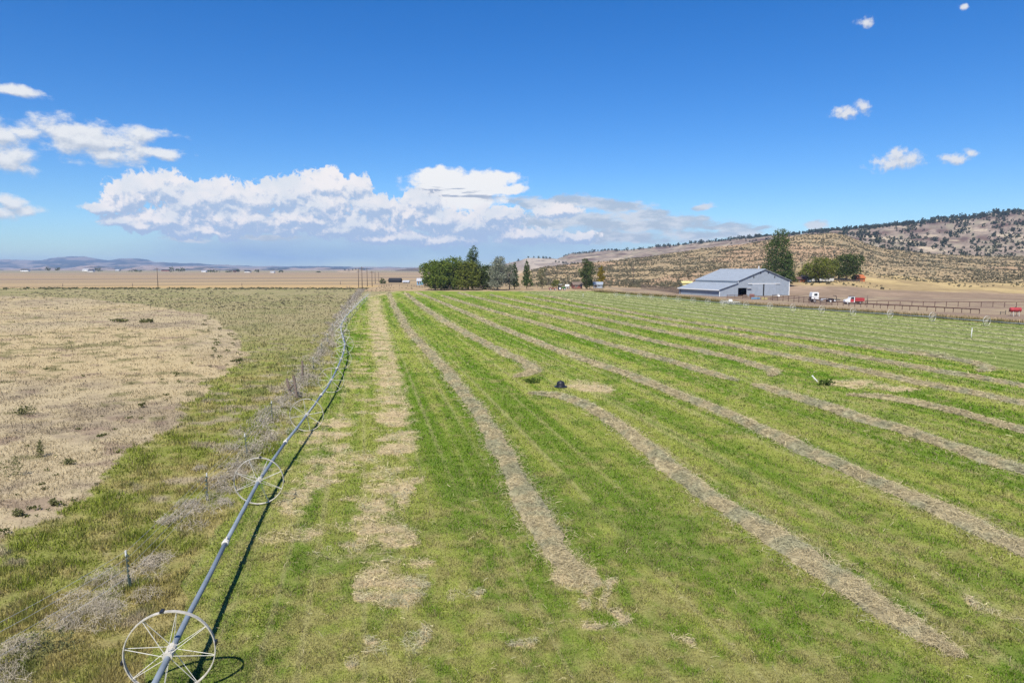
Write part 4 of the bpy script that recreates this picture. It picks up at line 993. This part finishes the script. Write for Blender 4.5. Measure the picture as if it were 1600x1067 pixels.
# ------------------------------------------------------------------ barn
def barn():
    ax = Vector((-0.31, 0.95, 0)).normalized(); ang = math.atan2(-ax.x, ax.y)   # length runs away to the left
    o = P(1124, 463.4); root = empty('barn', o, ang, 'large blue-grey metal barn with a lean-to, beside the corrals', 'barn')
    LT, WD, LN, EH, RH, LH, LB = 7.0, 20.8, 24.5, 5.1, 8.85, 2.25, 4.35       # lean-to, width, length, heights
    x1, xr_, xc = LT, LT+WD, LT+WD/2
    def roof_z(x): return EH + (RH-EH)*(1-abs(x-xc)/(WD/2))
    w = MB()                                    # front gable, with a real doorway at its left
    d0, d1, dz = 7.2, 10.6, 2.75
    th = .12
    w.prism([(d1, 0), (xr_, 0), (xr_, EH), (xc, RH), (d1, roof_z(d1))], 0, th)
    w.prism([(x1, dz), (d1, dz), (d1, roof_z(d1)), (x1, EH)], 0, th)
    w.box(x1, d0, 0, th, 0, dz)
    w.box(xr_-th, xr_, th, LN-th, 0, EH); w.box(x1, x1+th, th, LN-th, 0, EH)
    w.prism([(x1, 0), (xr_, 0), (xr_, EH), (xc, RH), (x1, EH)], LN-th, LN)
    w.build('wall', M_wall, root)
    rb = MB()                                   # upright ribs of the sheet metal
    x = x1+.3
    while x < xr_-.1:
        lo = 0.0 if not (d0-.1 < x < d1+.1) else dz+.02
        if 12.2 < x < 22.6: lo = 4.25
        rb.box(x-.05, x+.05, -.045, -.002, lo, roof_z(x)-.1); x += 0.62
    y = .4
    while y < LN: rb.box(xr_+.002, xr_+.045, y-.05, y+.05, 0, EH-.05); y += .8
    rb.build('wall_ribs', M_wall2, root)
    ro = MB(); ov = .45; sl_ = (RH-EH)/(WD/2)
    for s_ in (-1, 1):
        xe = xc+s_*(WD/2+ov); ze = EH-ov*sl_
        ro.prism([(xc, RH+.03), (xe, ze+.03), (xe, ze+.15), (xc, RH+.15)][::s_], -ov, LN+ov)
    rf = ro.build('roof', M_roof, root)
    rs = MB(); y = -.2
    while y < LN+.3:
        rs.prism([(xc, RH+.152), (xc-WD/2-ov, EH-ov*sl_+.152), (xc-WD/2-ov, EH-ov*sl_+.19), (xc, RH+.19)], y-.03, y+.03); y += .9
    rs.build('roof_seams', M_roof, rf)
    MB().prism([(xc-.3, RH+.07), (xc+.3, RH+.07), (xc, RH+.26)], -ov-.01, LN+ov+.01).build('ridge_cap', M_roof, rf)
    lw = MB()                                   # lean-to
    lw.box(0, th, 0, LN, 0, LH); lw.prism([(th, 0), (LT-.003, 0), (LT-.003, LB), (th, LH)], 0.0, th)
    lw.prism([(th, 0), (LT-.003, 0), (LT-.003, LB), (th, LH)], LN-th, LN); lw.build('lean_to_wall', M_wall, root)
    lr = MB(); y = .3
    while y < LN: lr.box(-.045, -.002, y-.05, y+.05, 0, LH-.05); y += .62
    x = .5
    while x < LT-.1: lr.box(x-.05, x+.05, -.045, -.002, 0, LH+(LB-LH)*x/LT-.1); x += .62
    lr.build('lean_to_ribs', M_wall2, root)
    lf = MB().prism([(LT-.01, LB+.05), (-.5, LH-.12), (-.5, LH-.02), (LT-.01, LB+.16)][::-1], -.4, LN+.4).build('lean_to_roof', M_roof, root)
    ls = MB(); y = -.2
    while y < LN+.3:
        ls.prism([(LT-.02, LB+.162), (-.5, LH-.018), (-.5, LH+.02), (LT-.02, LB+.20)][::-1], y-.03, y+.03); y += .9
    ls.build('roof_seams', M_roof, lf)
    MB().box(-.56, -.503, -.4, LN+.4, LH-.34, LH+.0).build('white_fascia', M_trim, root)
    MB().box(LT-.06, LT-.004, -.42, LN+.42, LB+.17, LB+.52).build('white_fascia', M_trim, root)
    MB().box(xr_-.16, xr_+.06, -.06, .0-.002, 0, EH-.1).build('white_corner', M_trim, root)
    MB().box(-.06, .10, -.06, -.003, 0, LH-.1).build('white_corner', M_trim, root)
    for a, b in ((12.6, 16.95), (17.55, 22.2)):
        d = MB().box(a, b, -.16, -.06, .05, 4.0).build('sliding_door', M_wall2, root)
        r_ = MB(); x = a+.2
        while x < b: r_.box(x-.04, x+.04, -.19, -.161, .1, 3.95); x += .55
        r_.build('door_ribs', M_wall2, d)
        if a < 15: MB().box(a+1.0, a+2.2, -.215, -.192, .4, 3.0, 0).build('walk_door', M_wall, d)
    MB().box(16.97, 17.53, -.05, -.003, .02, 4.0).build('gap_shade_strip', M_dark, root)  # dark strip on the solid wall, painted as the shade between the doors
    MB().box(11.0, 23.8, -.22, -.05, 4.03, 4.22).build('door_track', M_trim, root)
    MB().box(d1+.05, d1+5.2-3.6, -.4, -.05, dz-.25, dz+.05).build('awning_rail', M_grey, root)
    for x, z in ((13.2, 6.35), (15.9, 7.75), (18.9, 7.75), (21.6, 6.35)):
        f = MB().box(x-.16, x+.16, -.10, -.046, z-.32, z+.32).build('vent', M_dark, root)
        MB().box(x-.2, x+.2, -.12, -.05, z+.32, z+.38).build('vent_hood', M_grey, f)
    MB().box(x1+.05, d1, 3.0, 3.1, 0.02, EH-1.2).build('doorway_shade_sheet', M_dark, root)  # near-black sheet added behind the doorway to stand in for its shade
    MB().tube([(21.3, 8, roof_z(21.3)-.2), (21.3, 8, roof_z(21.3)+2.6)], .17, 8).build('flue', M_white, root)
    return root
barn()
def hut(name, px, pyb, Y, wpx, hpx, dep, rz, mw, mr, label, cat='shed', group=None, win=2, pitch=.45, door=True, z=None):
    g = at(px, pyb, Y); m = Y/F; w = wpx*m/2; h = hpx*m; eh = h*(1-pitch); t = empty(name, g, rz, label, cat, group)
    MB().box(-w, w, 0, dep, -.3, eh).build('wall', mw, t)
    MB().prism([(-.35, eh-.12), (dep/2, h), (dep+.35, eh-.12), (dep+.35, eh+.02), (dep/2, h+.16), (-.35, eh+.02)], -w-.35, w+.35, 'x').build('roof', mr, t)
    for s_ in (-1, 1):
        pr = MB(); xx = s_*w
        pr.prism([(0, eh-.003), (dep, eh-.003), (dep/2, h-.05)], min(xx, xx-s_*.1), max(xx, xx-s_*.1), 'x'); pr.build('gable', mw, t)
    for i in range(win):
        xx = -w+2*w*(i+.5)/win+(w*.25 if door else 0)
        if xx+.5 > w: continue
        f = MB().box(xx-.5, xx+.5, -.07, -.003, eh*.42, eh*.8).build('window', M_trim, t); MB().box(xx-.42, xx+.42, -.085, -.072, eh*.46, eh*.77).build('pane', M_glass, f)
    if door: MB().box(-w*.75, -w*.75+.95, -.06, -.003, 0, min(2.0, eh*.85)).build('door', M_wood, t)
    return t
D_ = dist_on
hut('house', 1286, 439.5, D_(1286, 439.5), 34, 10.5, 9, 0, M_white, M_char, 'white house under the yellow-green tree behind the barn', 'house', win=4)
hut('shed', 1262, 440, D_(1262, 440)-4, 12, 10, 4, 0, M_trim, M_char, 'small white outbuilding with upright boards left of the white house', win=1)
hut('shed', 1252, 441, D_(1252, 441)-4, 13, 8, 4, 0, M_orange, M_rust, 'low rusty orange shed left of the white house', win=0)
hut('shed', 1345, 440, D_(1345, 440)-2, 13, 10, 5, 0, M_orange, M_orange, 'orange board shed right of the round dark tree', win=0)
hut('shed', 903, 449.8, 305, 14, 8.5, 5, 0.1, M_brick, M_wood, 'low dull-red shed left of the dark poplar', win=2)
hut('shed', 934, 449.2, 303, 14, 8, 5, -.15, M_wall, M_roof, 'blue-grey shed with a pale roof right of the dark poplar', win=1)
hut('shed', 1074, 444.5, 300, 15, 4.5, 4, 0, M_yellow, M_yellow, 'pale yellow low shed just left behind the barn', win=0, door=False)
hut('shed', 656, 444.3, 390, 9, 9, 4, 0, M_blue, M_grey, 'bright blue shed left of the far grove', win=1)
hut('barn', 616, 443, 450, 18, 8, 8, 0, M_char, M_char, 'black-roofed open shed far beyond the field end', 'barn', win=0, door=False)
hut('shed', 634, 443.5, 440, 9, 5, 4, 0, M_grey, M_grey, 'small grey shed right of the black-roofed shed', win=1)
for i, (a, b, w, h, D, c1, lab) in enumerate(((38,424,12,3.5,1900,M_white,'pale farmhouse at the far left of the plain'),(133,423.6,9,3.4,1800,M_white,'white farm building left of the dark far trees'),(141,424.6,8,2.6,1500,M_white,'low white shed nearest the dark far trees'),
        (183,423.4,6,2.4,2000,M_grey,'tiny grey farm building between the two far tree clumps'),(258,423.8,12,2.6,1900,M_brick,'long brown farm building beside the far trees at the pole'),(318,425.2,7,2.4,1600,M_white,'white shed right of the lone utility pole'),
        (386,425.6,9,2.6,1500,M_white,'white farm building in the middle of the far plain'),(425,426,6,2,1500,M_trim,'tiny white shed right of the middle farm'),(368,424.6,8,2.6,1700,M_brick,'brown farmhouse left of the middle farm building'))):
    hut('farm_building', a, b, D, w, h, 9, 0, c1, M_grey if i % 2 else M_char, lab, 'building', 'far farm buildings', win=2)
for i, (a, b, w, h, lab) in enumerate(((74,422.6,9,4.6,'left tree of the first dark clump on the far plain'),(90,422.4,8,4.6,'right tree of the first dark clump on the far plain'),(154,424,11,5.5,'dark tree right of the white far farm'),(268,424,10,7,'round dark tree by the long brown far building'),
        (285,424.4,9,6.6,'second dark tree by the long brown far building'),(278,424.2,8,5,'low tree between the two dark trees at the brown far building'),(372,424.8,7,4,'dark tree at the brown middle farmhouse'),(402,425.2,10,4,'tree right of the white middle farm'),(440,425.6,9,3.4,'low tree far right of the middle farm'),(498,427,9,3,'small tree before the tan knoll'),(332,425,24,2.4,'long low hedge of trees left of the middle farm'),(360,425.4,20,2.2,'low dark hedge beside the middle farm'),(210,424,22,2,'low brown hedge between the far farms'))):
    tree('far_tree', a, b, 1700, w, h, 'round', 'dark', lab, n=260, leaf=1.1, group='far trees on the plain', clear=0)

# ------------------------------------------------------------------ poles
def pole(px, yb, yt, Y, label, group='utility poles', arm=True, tilt=0.0):
    g = at(px, yb, Y); h = (yb-yt)*Y/F; t = empty('utility_pole', g, 0, label, 'utility pole', group)
    MB().tube([(0, 0, -.5), (tilt, 0, h)], [.17, .12], 8).build('post', M_pole, t, True)
    if arm:
        MB().box(-1.1+tilt, 1.1+tilt, -.22, -.13, h-.75, h-.6).build('crossarm', M_pole, t)
        for x in (-1, -.5, .5, 1): MB().lathe([(.04, h-.6), (.06, h-.52), (.03, h-.44)], 6, Matrix.Translation((x+tilt, -.17, 0))).build('insulator', M_grey, t)
pole(247, 450.8, 418.5, 318, 'lone utility pole on the left plain')
pole(566, 452, 417, 300, 'tallest utility pole, behind the far end of the wheel line')
pole(581.5, 449, 424, 352, 'second tall utility pole right of the tallest one')
pole(560.5, 450, 419, 330, 'slender pole just left of the tallest utility pole', arm=False)
pole(574, 449, 419, 350, 'slender pole between the two tall utility poles', arm=False)
pole(586.5, 447, 425, 420, 'far thin pole right of the second tall pole', arm=False)
pole(592, 446, 425, 470, 'farthest thin pole near the black-roofed shed', arm=False)
pole(989, 444, 417.5, D_(989, 444), 'utility pole on the foothill slope left of the barn')
pole(1052, 388, 383.5, 1990, 'tiny distant pole on the ridge skyline', arm=False)

# ------------------------------------------------------------------ corral fences
def rail_fence(pix, h, rails, spacing, label, post_r=.07, rail_r=.05, mat=M_rust, name='rail_fence', extra=0.0, jit=0.0):
    q = path(pix); o0 = Vector((q[0][0], q[0][1], 0)); root = empty(name, o0, 0, label, 'fence')
    S_ = np.concatenate([[0], np.cumsum(np.hypot(*np.diff(q, axis=0).T))]); n = max(int(S_[-1]/spacing), 1); ps = []
    for i in range(n+1):
        s_ = S_[-1]*i/n; x = np.interp(s_, S_, q[:, 0])-o0.x; y = np.interp(s_, S_, q[:, 1])-o0.y; ps.append((x, y))
        hh = h+extra+random.uniform(-jit, jit)
        MB().tube([(x, y, -.2), (x+random.uniform(-.03, .03), y, hh)], post_r, 6).build('post', mat, root)
    for z in rails:
        for i in range(n):
            a, b = ps[i], ps[i+1]; MB().tube([(a[0], a[1]-.09, z*h), (b[0], b[1]-.09, z*h)], rail_r, 5).build('rail', mat, root)
    return root
rail_fence([(1352,477.5),(1420,478.6),(1500,479.4),(1600,480.2),(1700,481)], 1.25, (.97,), 2.45, 'upper brown one-rail fence running to the right edge behind the trucks', .07, .07)
rail_fence([(1300,477),(1360,481),(1420,484.5),(1480,487.5),(1530,490.5)], 1.0, (.94,), 1.75, 'lower dark brown rail fence along the field, ending in a braced post', .07, .12)
rail_fence([(1136,466.2),(1180,468),(1215,470.2)], 1.15, (.3, .62, .95), 2.6, 'low rusty pipe fence in front of the barn doors', .06, .06)
rail_fence([(1207,469.6),(1240,472),(1256,473.4),(1300,477)], 1.75, (.2, .45, .7, .97), 2.3, 'taller four-rail corral fence right of the barn', .07, .06)
rail_fence([(1002,451.6),(1025,454),(1045,456.5),(1063,459.5)], 1.7, (.3, .6, .9), 1.3, 'dark wooden corral fence left of the barn', .10, .07, M_wood, extra=.35, jit=.35)
rail_fence([(664,450.6),(715,451),(770,451),(840,450.4)], 1.2, (.5, .95), 4.5, 'low wooden fence in front of the far grove', .08, .05, M_wood)
rail_fence([(592,449.6),(612,447.4),(640,447.8),(664,450.2)], 1.2, (.45, .9), 5.0, 'wooden fence around the yard beyond the field end', .09, .05, M_wood)
for i, (a, b, h, lab) in enumerate(((98,447.6,1.6,'short dark post on the left plain, left of the lone pole'),(207,447.2,1.6,'short dark post on the left plain, next to the lone pole'),(378,446.8,1.6,'short dark post in the middle of the left plain'),(542,452.4,1.5,'left one of two stubby posts near the far fence corner'),(546.5,452.3,1.5,'right one of two stubby posts near the far fence corner'),(532,444.6,2.0,'post alone beyond the stubby pair'),(1355,474.4,2.2,'tall dark gatepost right of the red truck'))):
    g = P(a, b); t = MB(); t.tube([(0, 0, -.2), (.03, 0, h)], [.16, .13], 7); t.tube([(.03, 0, h), (.03, 0, h+.05)], [.13, .06], 7)
    tag(t.build('wooden_post', M_wood, None, True, g), lab, 'post')
def house_fence():
    root = empty('rail_fence', (0, 0, 0), 0, 'low dark fence below the white house', 'fence'); ps = []
    for i in range(17):
        a = 1268+i*4.4; b = 440.6; ps.append(FOOT.pos(a, FOOT.t_of(a, b))-np.array([0, 5, 0.2]))
    for p in ps: MB().tube([(p[0], p[1], p[2]-.4), (p[0], p[1], p[2]+1.1)], .09, 5).build('post', M_wood, root)
    for z in (.5, 1.0):
        for a, b in zip(ps, ps[1:]): MB().tube([(a[0], a[1]-.1, a[2]+z), (b[0], b[1]-.1, b[2]+z)], .08, 5).build('rail', M_wood, root)
house_fence()

# ------------------------------------------------------------------ vehicles and farm things
def wheel_part(root, x, y, r, w, mat_r=M_white):
    t = MB().lathe([(r*.6, -w/2), (r*.94, -w/2), (r, -w*.35), (r, w*.35), (r*.94, w/2), (r*.6, w/2)], 18, Matrix.Translation((x, y, r)) @ Matrix.Rotation(math.pi/2, 4, 'X')).build('wheel', M_black, root, True)
    MB().lathe([(r*.58, -w/2-.01), (r*.30, -w/2+.06), (r*.1, -w/2-.02)], 12, Matrix.Translation((x, y, r)) @ Matrix.Rotation(math.pi/2, 4, 'X') @ Matrix.Scale(-1, 4, (0, 0, 1))).build('rim', mat_r, t)
def semi():
    g = P(1268, 472.6); t = empty('truck', g, R(-4), 'white cab-over truck with a long bare dark frame behind the corral rail', 'truck'); t.scale = (.84,)*3
    c = MB(); c.prism([(0, 1.05), (0, 2.0), (.16, 3.15), (.32, 3.25), (2.15, 3.25), (2.2, 3.1), (2.2, 1.05)], 0, 2.4); c.build('cab', M_white, t)
    MB().prism([(.03, 2.08), (.175, 3.05), (.195, 3.05), (.05, 2.08)][::-1], .2, 2.2).build('windscreen', M_glass, t)
    MB().box(.75, 1.75, -.03, -.002, 2.15, 2.9).build('window', M_glass, t)
    MB().box(.35, 1.7, -.025, -.003, 1.15, 2.05).build('door', M_white, t)
    MB().box(-.22, .05, .05, 2.35, .45, .95).build('bumper', M_steel, t)
    MB().box(-.03, -.003, .5, 1.9, 1.1, 1.8).build('grille', M_steel, t)
    for y in (.2, 2.0): MB().lathe([(.02, -.06), (.1, -.05), (.11, 0)], 10, Matrix.Translation((-.02, y+.1, 1.2)) @ Matrix.Rotation(-math.pi/2, 4, 'Y')).build('headlight', M_trim, t)
    f = MB(); f.box(.1, 9.2, .6, .75, .75, 1.05); f.box(.1, 9.2, 1.65, 1.8, .75, 1.05)
    for x in (2.4, 4, 5.5, 7, 9.0): f.box(x, x+.15, .75, 1.65, .8, 1.0)
    f.build('chassis_frame', M_steel, t)
    MB().lathe([(.3, 0), (.3, 1.1)], 12, Matrix.Translation((2.6, .3, .75)) @ Matrix.Rotation(math.pi/2, 4, 'Y')).build('fuel_tank', M_grey, t)
    MB().box(5.9, 7.2, .5, 1.9, 1.06, 1.3, .1).build('fifth_wheel', M_black, t)
    MB().tube([(2.45, 2.1, .9), (2.45, 2.1, 3.4)], .08, 8).build('exhaust_stack', M_grey, t)
    MB().tube([(8.3, 1.2, 1.05), (8.1, 1.2, 2.1), (7.2, 1.2, 2.2)], .1, 7).build('hitch_crane', M_black, t)
    MB().box(3.2, 5.2, .62, 1.78, 1.06, 1.22).build('deck_plate', M_grey, t)
    for x in (.95, 6.0, 7.3):
        for y in (.18, 2.2): wheel_part(t, x, y, .52, .34)
semi()
def farm_truck():
    g = P(1320.5, 475.4); t = empty('truck', g, R(-4), 'old farm truck with white nose, dark cab and red box beside the corral rail', 'truck'); t.scale = (.76,)*3
    MB().prism([(.1, .6), (.1, 1.25), (.25, 1.5), (1.45, 1.75), (1.45, .6)], .2, 2.0).build('bonnet', M_white, t)
    c = MB(); c.prism([(1.46, .6), (1.46, 1.75), (1.85, 2.5), (2.0, 2.58), (3.1, 2.58), (3.2, 2.45), (3.2, .6)], .15, 2.05); c.build('cab', M_white, t)
    MB().box(1.8, 3.3, .1, 2.1, 2.585, 2.72, .1).build('roof', M_steel, t)
    MB().prism([(1.5, 1.78), (1.86, 2.46), (1.845, 2.47), (1.485, 1.79)], .3, 1.9).build('windscreen', M_glass, t)
    MB().prism([(1.75, 1.75), (2.05, 2.42), (2.95, 2.42), (2.95, 1.75)], .115, .147).build('window', M_glass, t)
    MB().box(1.75, 2.95, .12, .148, .75, 1.7).build('door', M_red, t)
    b = MB(); b.box(2.2+1.1, 6.3, -.05, .05, 1.05, 2.15); b.box(3.3, 6.3, 2.2, 2.3, 1.05, 2.15); b.box(3.3, 3.4, .05, 2.2, 1.05, 2.3); b.box(6.2, 6.3, .05, 2.2, 1.05, 2.15); b.box(3.4, 6.2, .05, 2.2, 1.0, 1.1)
    bo = b.build('box', M_red, t)
    st = MB()
    for x in (3.4, 4.1, 4.8, 5.5, 6.2): st.box(x-.05, x+.05, -.11, -.052, .98, 2.2)
    st.box(3.3, 6.3, -.10, -.052, 1.58, 1.66); st.build('stakes', M_red, bo)
    MB().box(.2, 6.2, .7, 1.5, .6, .85).build('chassis_frame', M_steel, t)
    MB().box(-.1, .12, .15, 2.05, .45, .68).build('bumper', M_grey, t)
    for y in (.4, 1.7): MB().lathe([(.02, -.05), (.12, -.04), (.13, .02)], 10, Matrix.Translation((.08, y, 1.1)) @ Matrix.Rotation(-math.pi/2, 4, 'Y')).build('headlight', M_trim, t)
    MB().prism([(.35, .75), (.45, 1.08), (1.15, 1.08), (1.35, .75)], .05, .4).build('mudguard', M_white, t)
    for x in (.85, 5.0):
        for y in (.28, 1.95): wheel_part(t, x, y, .42, .28)
farm_truck()
def fuel_tank():
    g = P(1578, 494); t = empty('fuel_tank', g, R(-6), 'red fuel tank lying on a pale stand at the right edge', 'tank')
    rot = Matrix.Translation((0, 0, 1.25)) @ Matrix.Rotation(math.pi/2, 4, 'Y')
    MB().lathe([(.02, -.13), (.3, -.1), (.44, 0), (.45, .05), (.45, 1.75), (.44, 1.8), (.3, 1.9), (.02, 1.93)], 22, rot).build('tank_shell', M_red, t, True)
    MB().lathe([(.456, .5), (.456, .56)], 22, rot).build('band', M_rust, t)
    MB().lathe([(.456, 1.3), (.456, 1.36)], 22, rot).build('band', M_rust, t)
    MB().tube([(-.16, 0, 1.25), (-.22, 0, 1.2), (-.24, 0, .7)], .04, 6).build('hose', M_black, t)
    MB().lathe([(.08, 1.69), (.08, 1.8), (.05, 1.84)], 10, Matrix.Translation((.9, 0, 0))).build('filler_cap', M_steel, t)
    for x in (.4, 1.4):
        for s_ in (-1, 1): MB().tube([(x, s_*.28, .92), (x, s_*.45, 0)], .045, 6).build('leg', M_spoke, t)
        MB().box(x-.05, x+.05, -.4, .4, .78, .86).build('cradle', M_spoke, t)
fuel_tank()
def tub():
    g = P(876, 605); t = empty('black_tub', g, 0.3, 'black domed rubber tub lying alone in the mown field', 'tub'); t.scale = (.74, .74, .68)
    MB().lathe([(.50, .0), (.52, .06), (.46, .16), (.42, .42), (.37, .60), (.30, .68), (.22, .70), (.20, .64), (.02, .63)], 22).build('dome', M_black, t, True)
    MB().lathe([(.44, .02), (.66, .03), (.70, .07), (.68, .12), (.50, .11), (.46, .09)], 22).build('brim', M_black, t, True)
    for z, r in ((.30, .446), (.46, .42)): MB().lathe([(r-.01, z-.035), (r+.025, z), (r-.012, z+.035)], 22).build('ridge', M_black, t, True)
    MB().lathe([(.10, .63), (.10, .76), (.04, .79)], 10, Matrix.Translation((.05, 0, 0))).build('cap', M_steel, t)
tub()
def stake(px, yb, dx_px, h, label, r=.045, dy=.2):
    g = P(px, yb); m = g.y/F; t = empty('white_stake', g, 0, label, 'stake', 'white stakes in the field')
    MB().tube([(0, 0, -.1), (dx_px*m*.5, dy*.5, h*.5), (dx_px*m, dy, h)], r, 7).build('shaft', M_white, t, True)
    MB().tube([(dx_px*m, dy, h), (dx_px*m*1.06, dy*1.06, h+.09)], r*1.5, 7).build('cap', M_trim, t, True)
stake(1279, 597, -8, .42, 'white stake leaning left over a dark weed clump in mid field')
stake(1517.5, 528, 2, 1.2, 'upright white stake standing in the striped mowing at the right')
stake(911, 465.6, 0, 1.3, 'far upright white stake in the field below the blue-grey shed', dy=0)
def tractor():
    g = P(872, 453.6); t = empty('tractor', g, R(4), 'small green tractor at the far edge of the field', 'tractor')
    MB().prism([(1.6, .8), (1.6, 1.5), (3.1, 1.4), (3.2, .8)], -.35, .35).build('bonnet', M_green, t)
    MB().box(.3, 1.6, -.5, .5, .8, 1.35).build('body', M_green, t)
    c = MB()
    for x, y in ((.35, -.5), (.35, .5), (1.5, -.5), (1.5, .5)): c.tube([(x, y, 1.3), (x, y, 2.4)], .05, 5)
    c.build('cab_posts', M_steel, t); MB().box(.2, 1.7, -.65, .65, 2.4, 2.52).build('canopy', M_trim, t)
    MB().box(.5, .95, -.3, .3, 1.36, 1.75).build('seat', M_black, t)
    for y in (-.75, .75): wheel_part(t, .7, y, .78, .4); wheel_part(t, 2.75, y*.85, .42, .28)
    t2 = empty('hay_rake', P(857, 453.4), R(2), 'red farm machine on pale wheels left of the green tractor', 'farm machine')
    MB().prism([(0, .7), (.2, 1.05), (3.6, .95), (4.6, .8), (4.6, .65), (0, .6)], -.5, .5).build('frame', M_brick, t2)
    MB().tube([(1.6, 0, 1), (1.8, 0, 1.75), (2.3, 0, 1.7)], .12, 6).build('arm', M_rust, t2)
    MB().box(.1, 3.2, -.7, .7, .42, .58).build('reel', M_steel, t2)
    for x in (.8, 2.9): wheel_part(t2, x, -.75, .36, .25); wheel_part(t2, x, .75, .36, .25)
    t3 = empty('water_tank', P(883, 451.6), 0, 'small white tank trailer right of the green tractor', 'tank')
    MB().lathe([(.02, -.1), (.6, 0), (.72, .2), (.72, 1.7), (.6, 1.9), (.02, 2.0)], 16, Matrix.Translation((0, 0, 1.35)) @ Matrix.Rotation(math.pi/2, 4, 'Y')).build('tank_shell', M_white, t3, True)
    MB().box(-.3, 2.2, -.5, .5, .5, .64).build('bed', M_steel, t3); wheel_part(t3, .5, -.6, .38, .25); wheel_part(t3, 1.6, -.6, .38, .25)
tractor()
def corral_clutter():
    for a, b, L, lab in ((1174,467.4,2.4,'pale blue stock trough in front of the barn doors'),(1190,468.2,1.6,'tan trough right of the pale blue one')):
        g = P(a, b); t = empty('trough', g, R(-15), lab, 'trough'); m = M_blue if a < 1180 else M_yellow
        s_ = MB(); s_.prism([(-.4, .5), (-.3, .05), (.3, .05), (.4, .5), (.34, .5), (.26, .1), (-.26, .1), (-.34, .5)], 0, L, 'x'); s_.build('basin', m, t)
        MB().box(.2, .4, -.35, .35, 0, .05).build('foot', M_steel, t); MB().box(L-.4, L-.2, -.35, .35, 0, .05).build('foot', M_steel, t)
    for a, b, w, h, lab in ((1161,464.6,1.3,.8,'dark crate against the barn left of the doors'),(1171,464.4,1.5,1.0,'brown crate against the barn beside the sliding doors')):
        g = P(a, b); t = empty('crate', g, R(-18), lab, 'crate', 'crates by the barn')
        for k in range(3): MB().box(0, w, 0, .9, .08+k*h/3, (k+.85)*h/3+.05).build('board', M_wood if a < 1165 else M_brick, t)
        for x in (-.03, w-.07): MB().box(x, x+.1, -.04, -.003, 0, h+.05).build('corner_post', M_wood, t)
    g = P(1216, 465); t = empty('satellite_dish', g, 0, 'round white dish on the ground before the right barn wall', 'dish'); t.scale = (.6,)*3
    MB().lathe([(.02, 0), (.4, .06), (.75, .22), (.74, .26), (.38, .11), (.02, .05)], 18, Matrix.Translation((0, 0, 1.0)) @ Matrix.Rotation(R(70), 4, 'X')).build('bowl', M_white, t, True)
    MB().tube([(0, .1, -.1), (0, .1, 1.0)], .05, 6).build('mast', M_grey, t)
    g = P(1563, 491.5); t = empty('gate', g, R(-8), 'short dark metal gate left of the red tank', 'gate')
    for x in (0, .95): MB().tube([(x, 0, 0), (x, 0, .85 if x else .6)], .05, 6).build('post', M_steel, t)
    for z in (.25, .5): MB().tube([(0, -.06, z), (.95, -.06, z)], .035, 5).build('rail', M_steel, t)
corral_clutter()

# ------------------------------------------------------------------ haze: one closed box of even thin air
hz = MB().box(-13000, 13000, -13000, 13000, -1.2, 215).build('haze', M_grey)
hz.data.materials.clear()
hm = bpy.data.materials.new('haze_air'); hm.use_nodes = True; t = hm.node_tree; t.nodes.clear()
pv = t.nodes.new('ShaderNodeVolumePrincipled'); mo = t.nodes.new('ShaderNodeOutputMaterial'); t.links.new(pv.outputs[0], mo.inputs['Volume'])
pv.inputs['Color'].default_value = (0.46, 0.67, 1.0, 1); pv.inputs['Density'].default_value = 0.00008; pv.inputs['Anisotropy'].default_value = 0.0
hz.data.materials.append(hm); tag(hz, 'thin blue haze over the valley', kind='stuff')
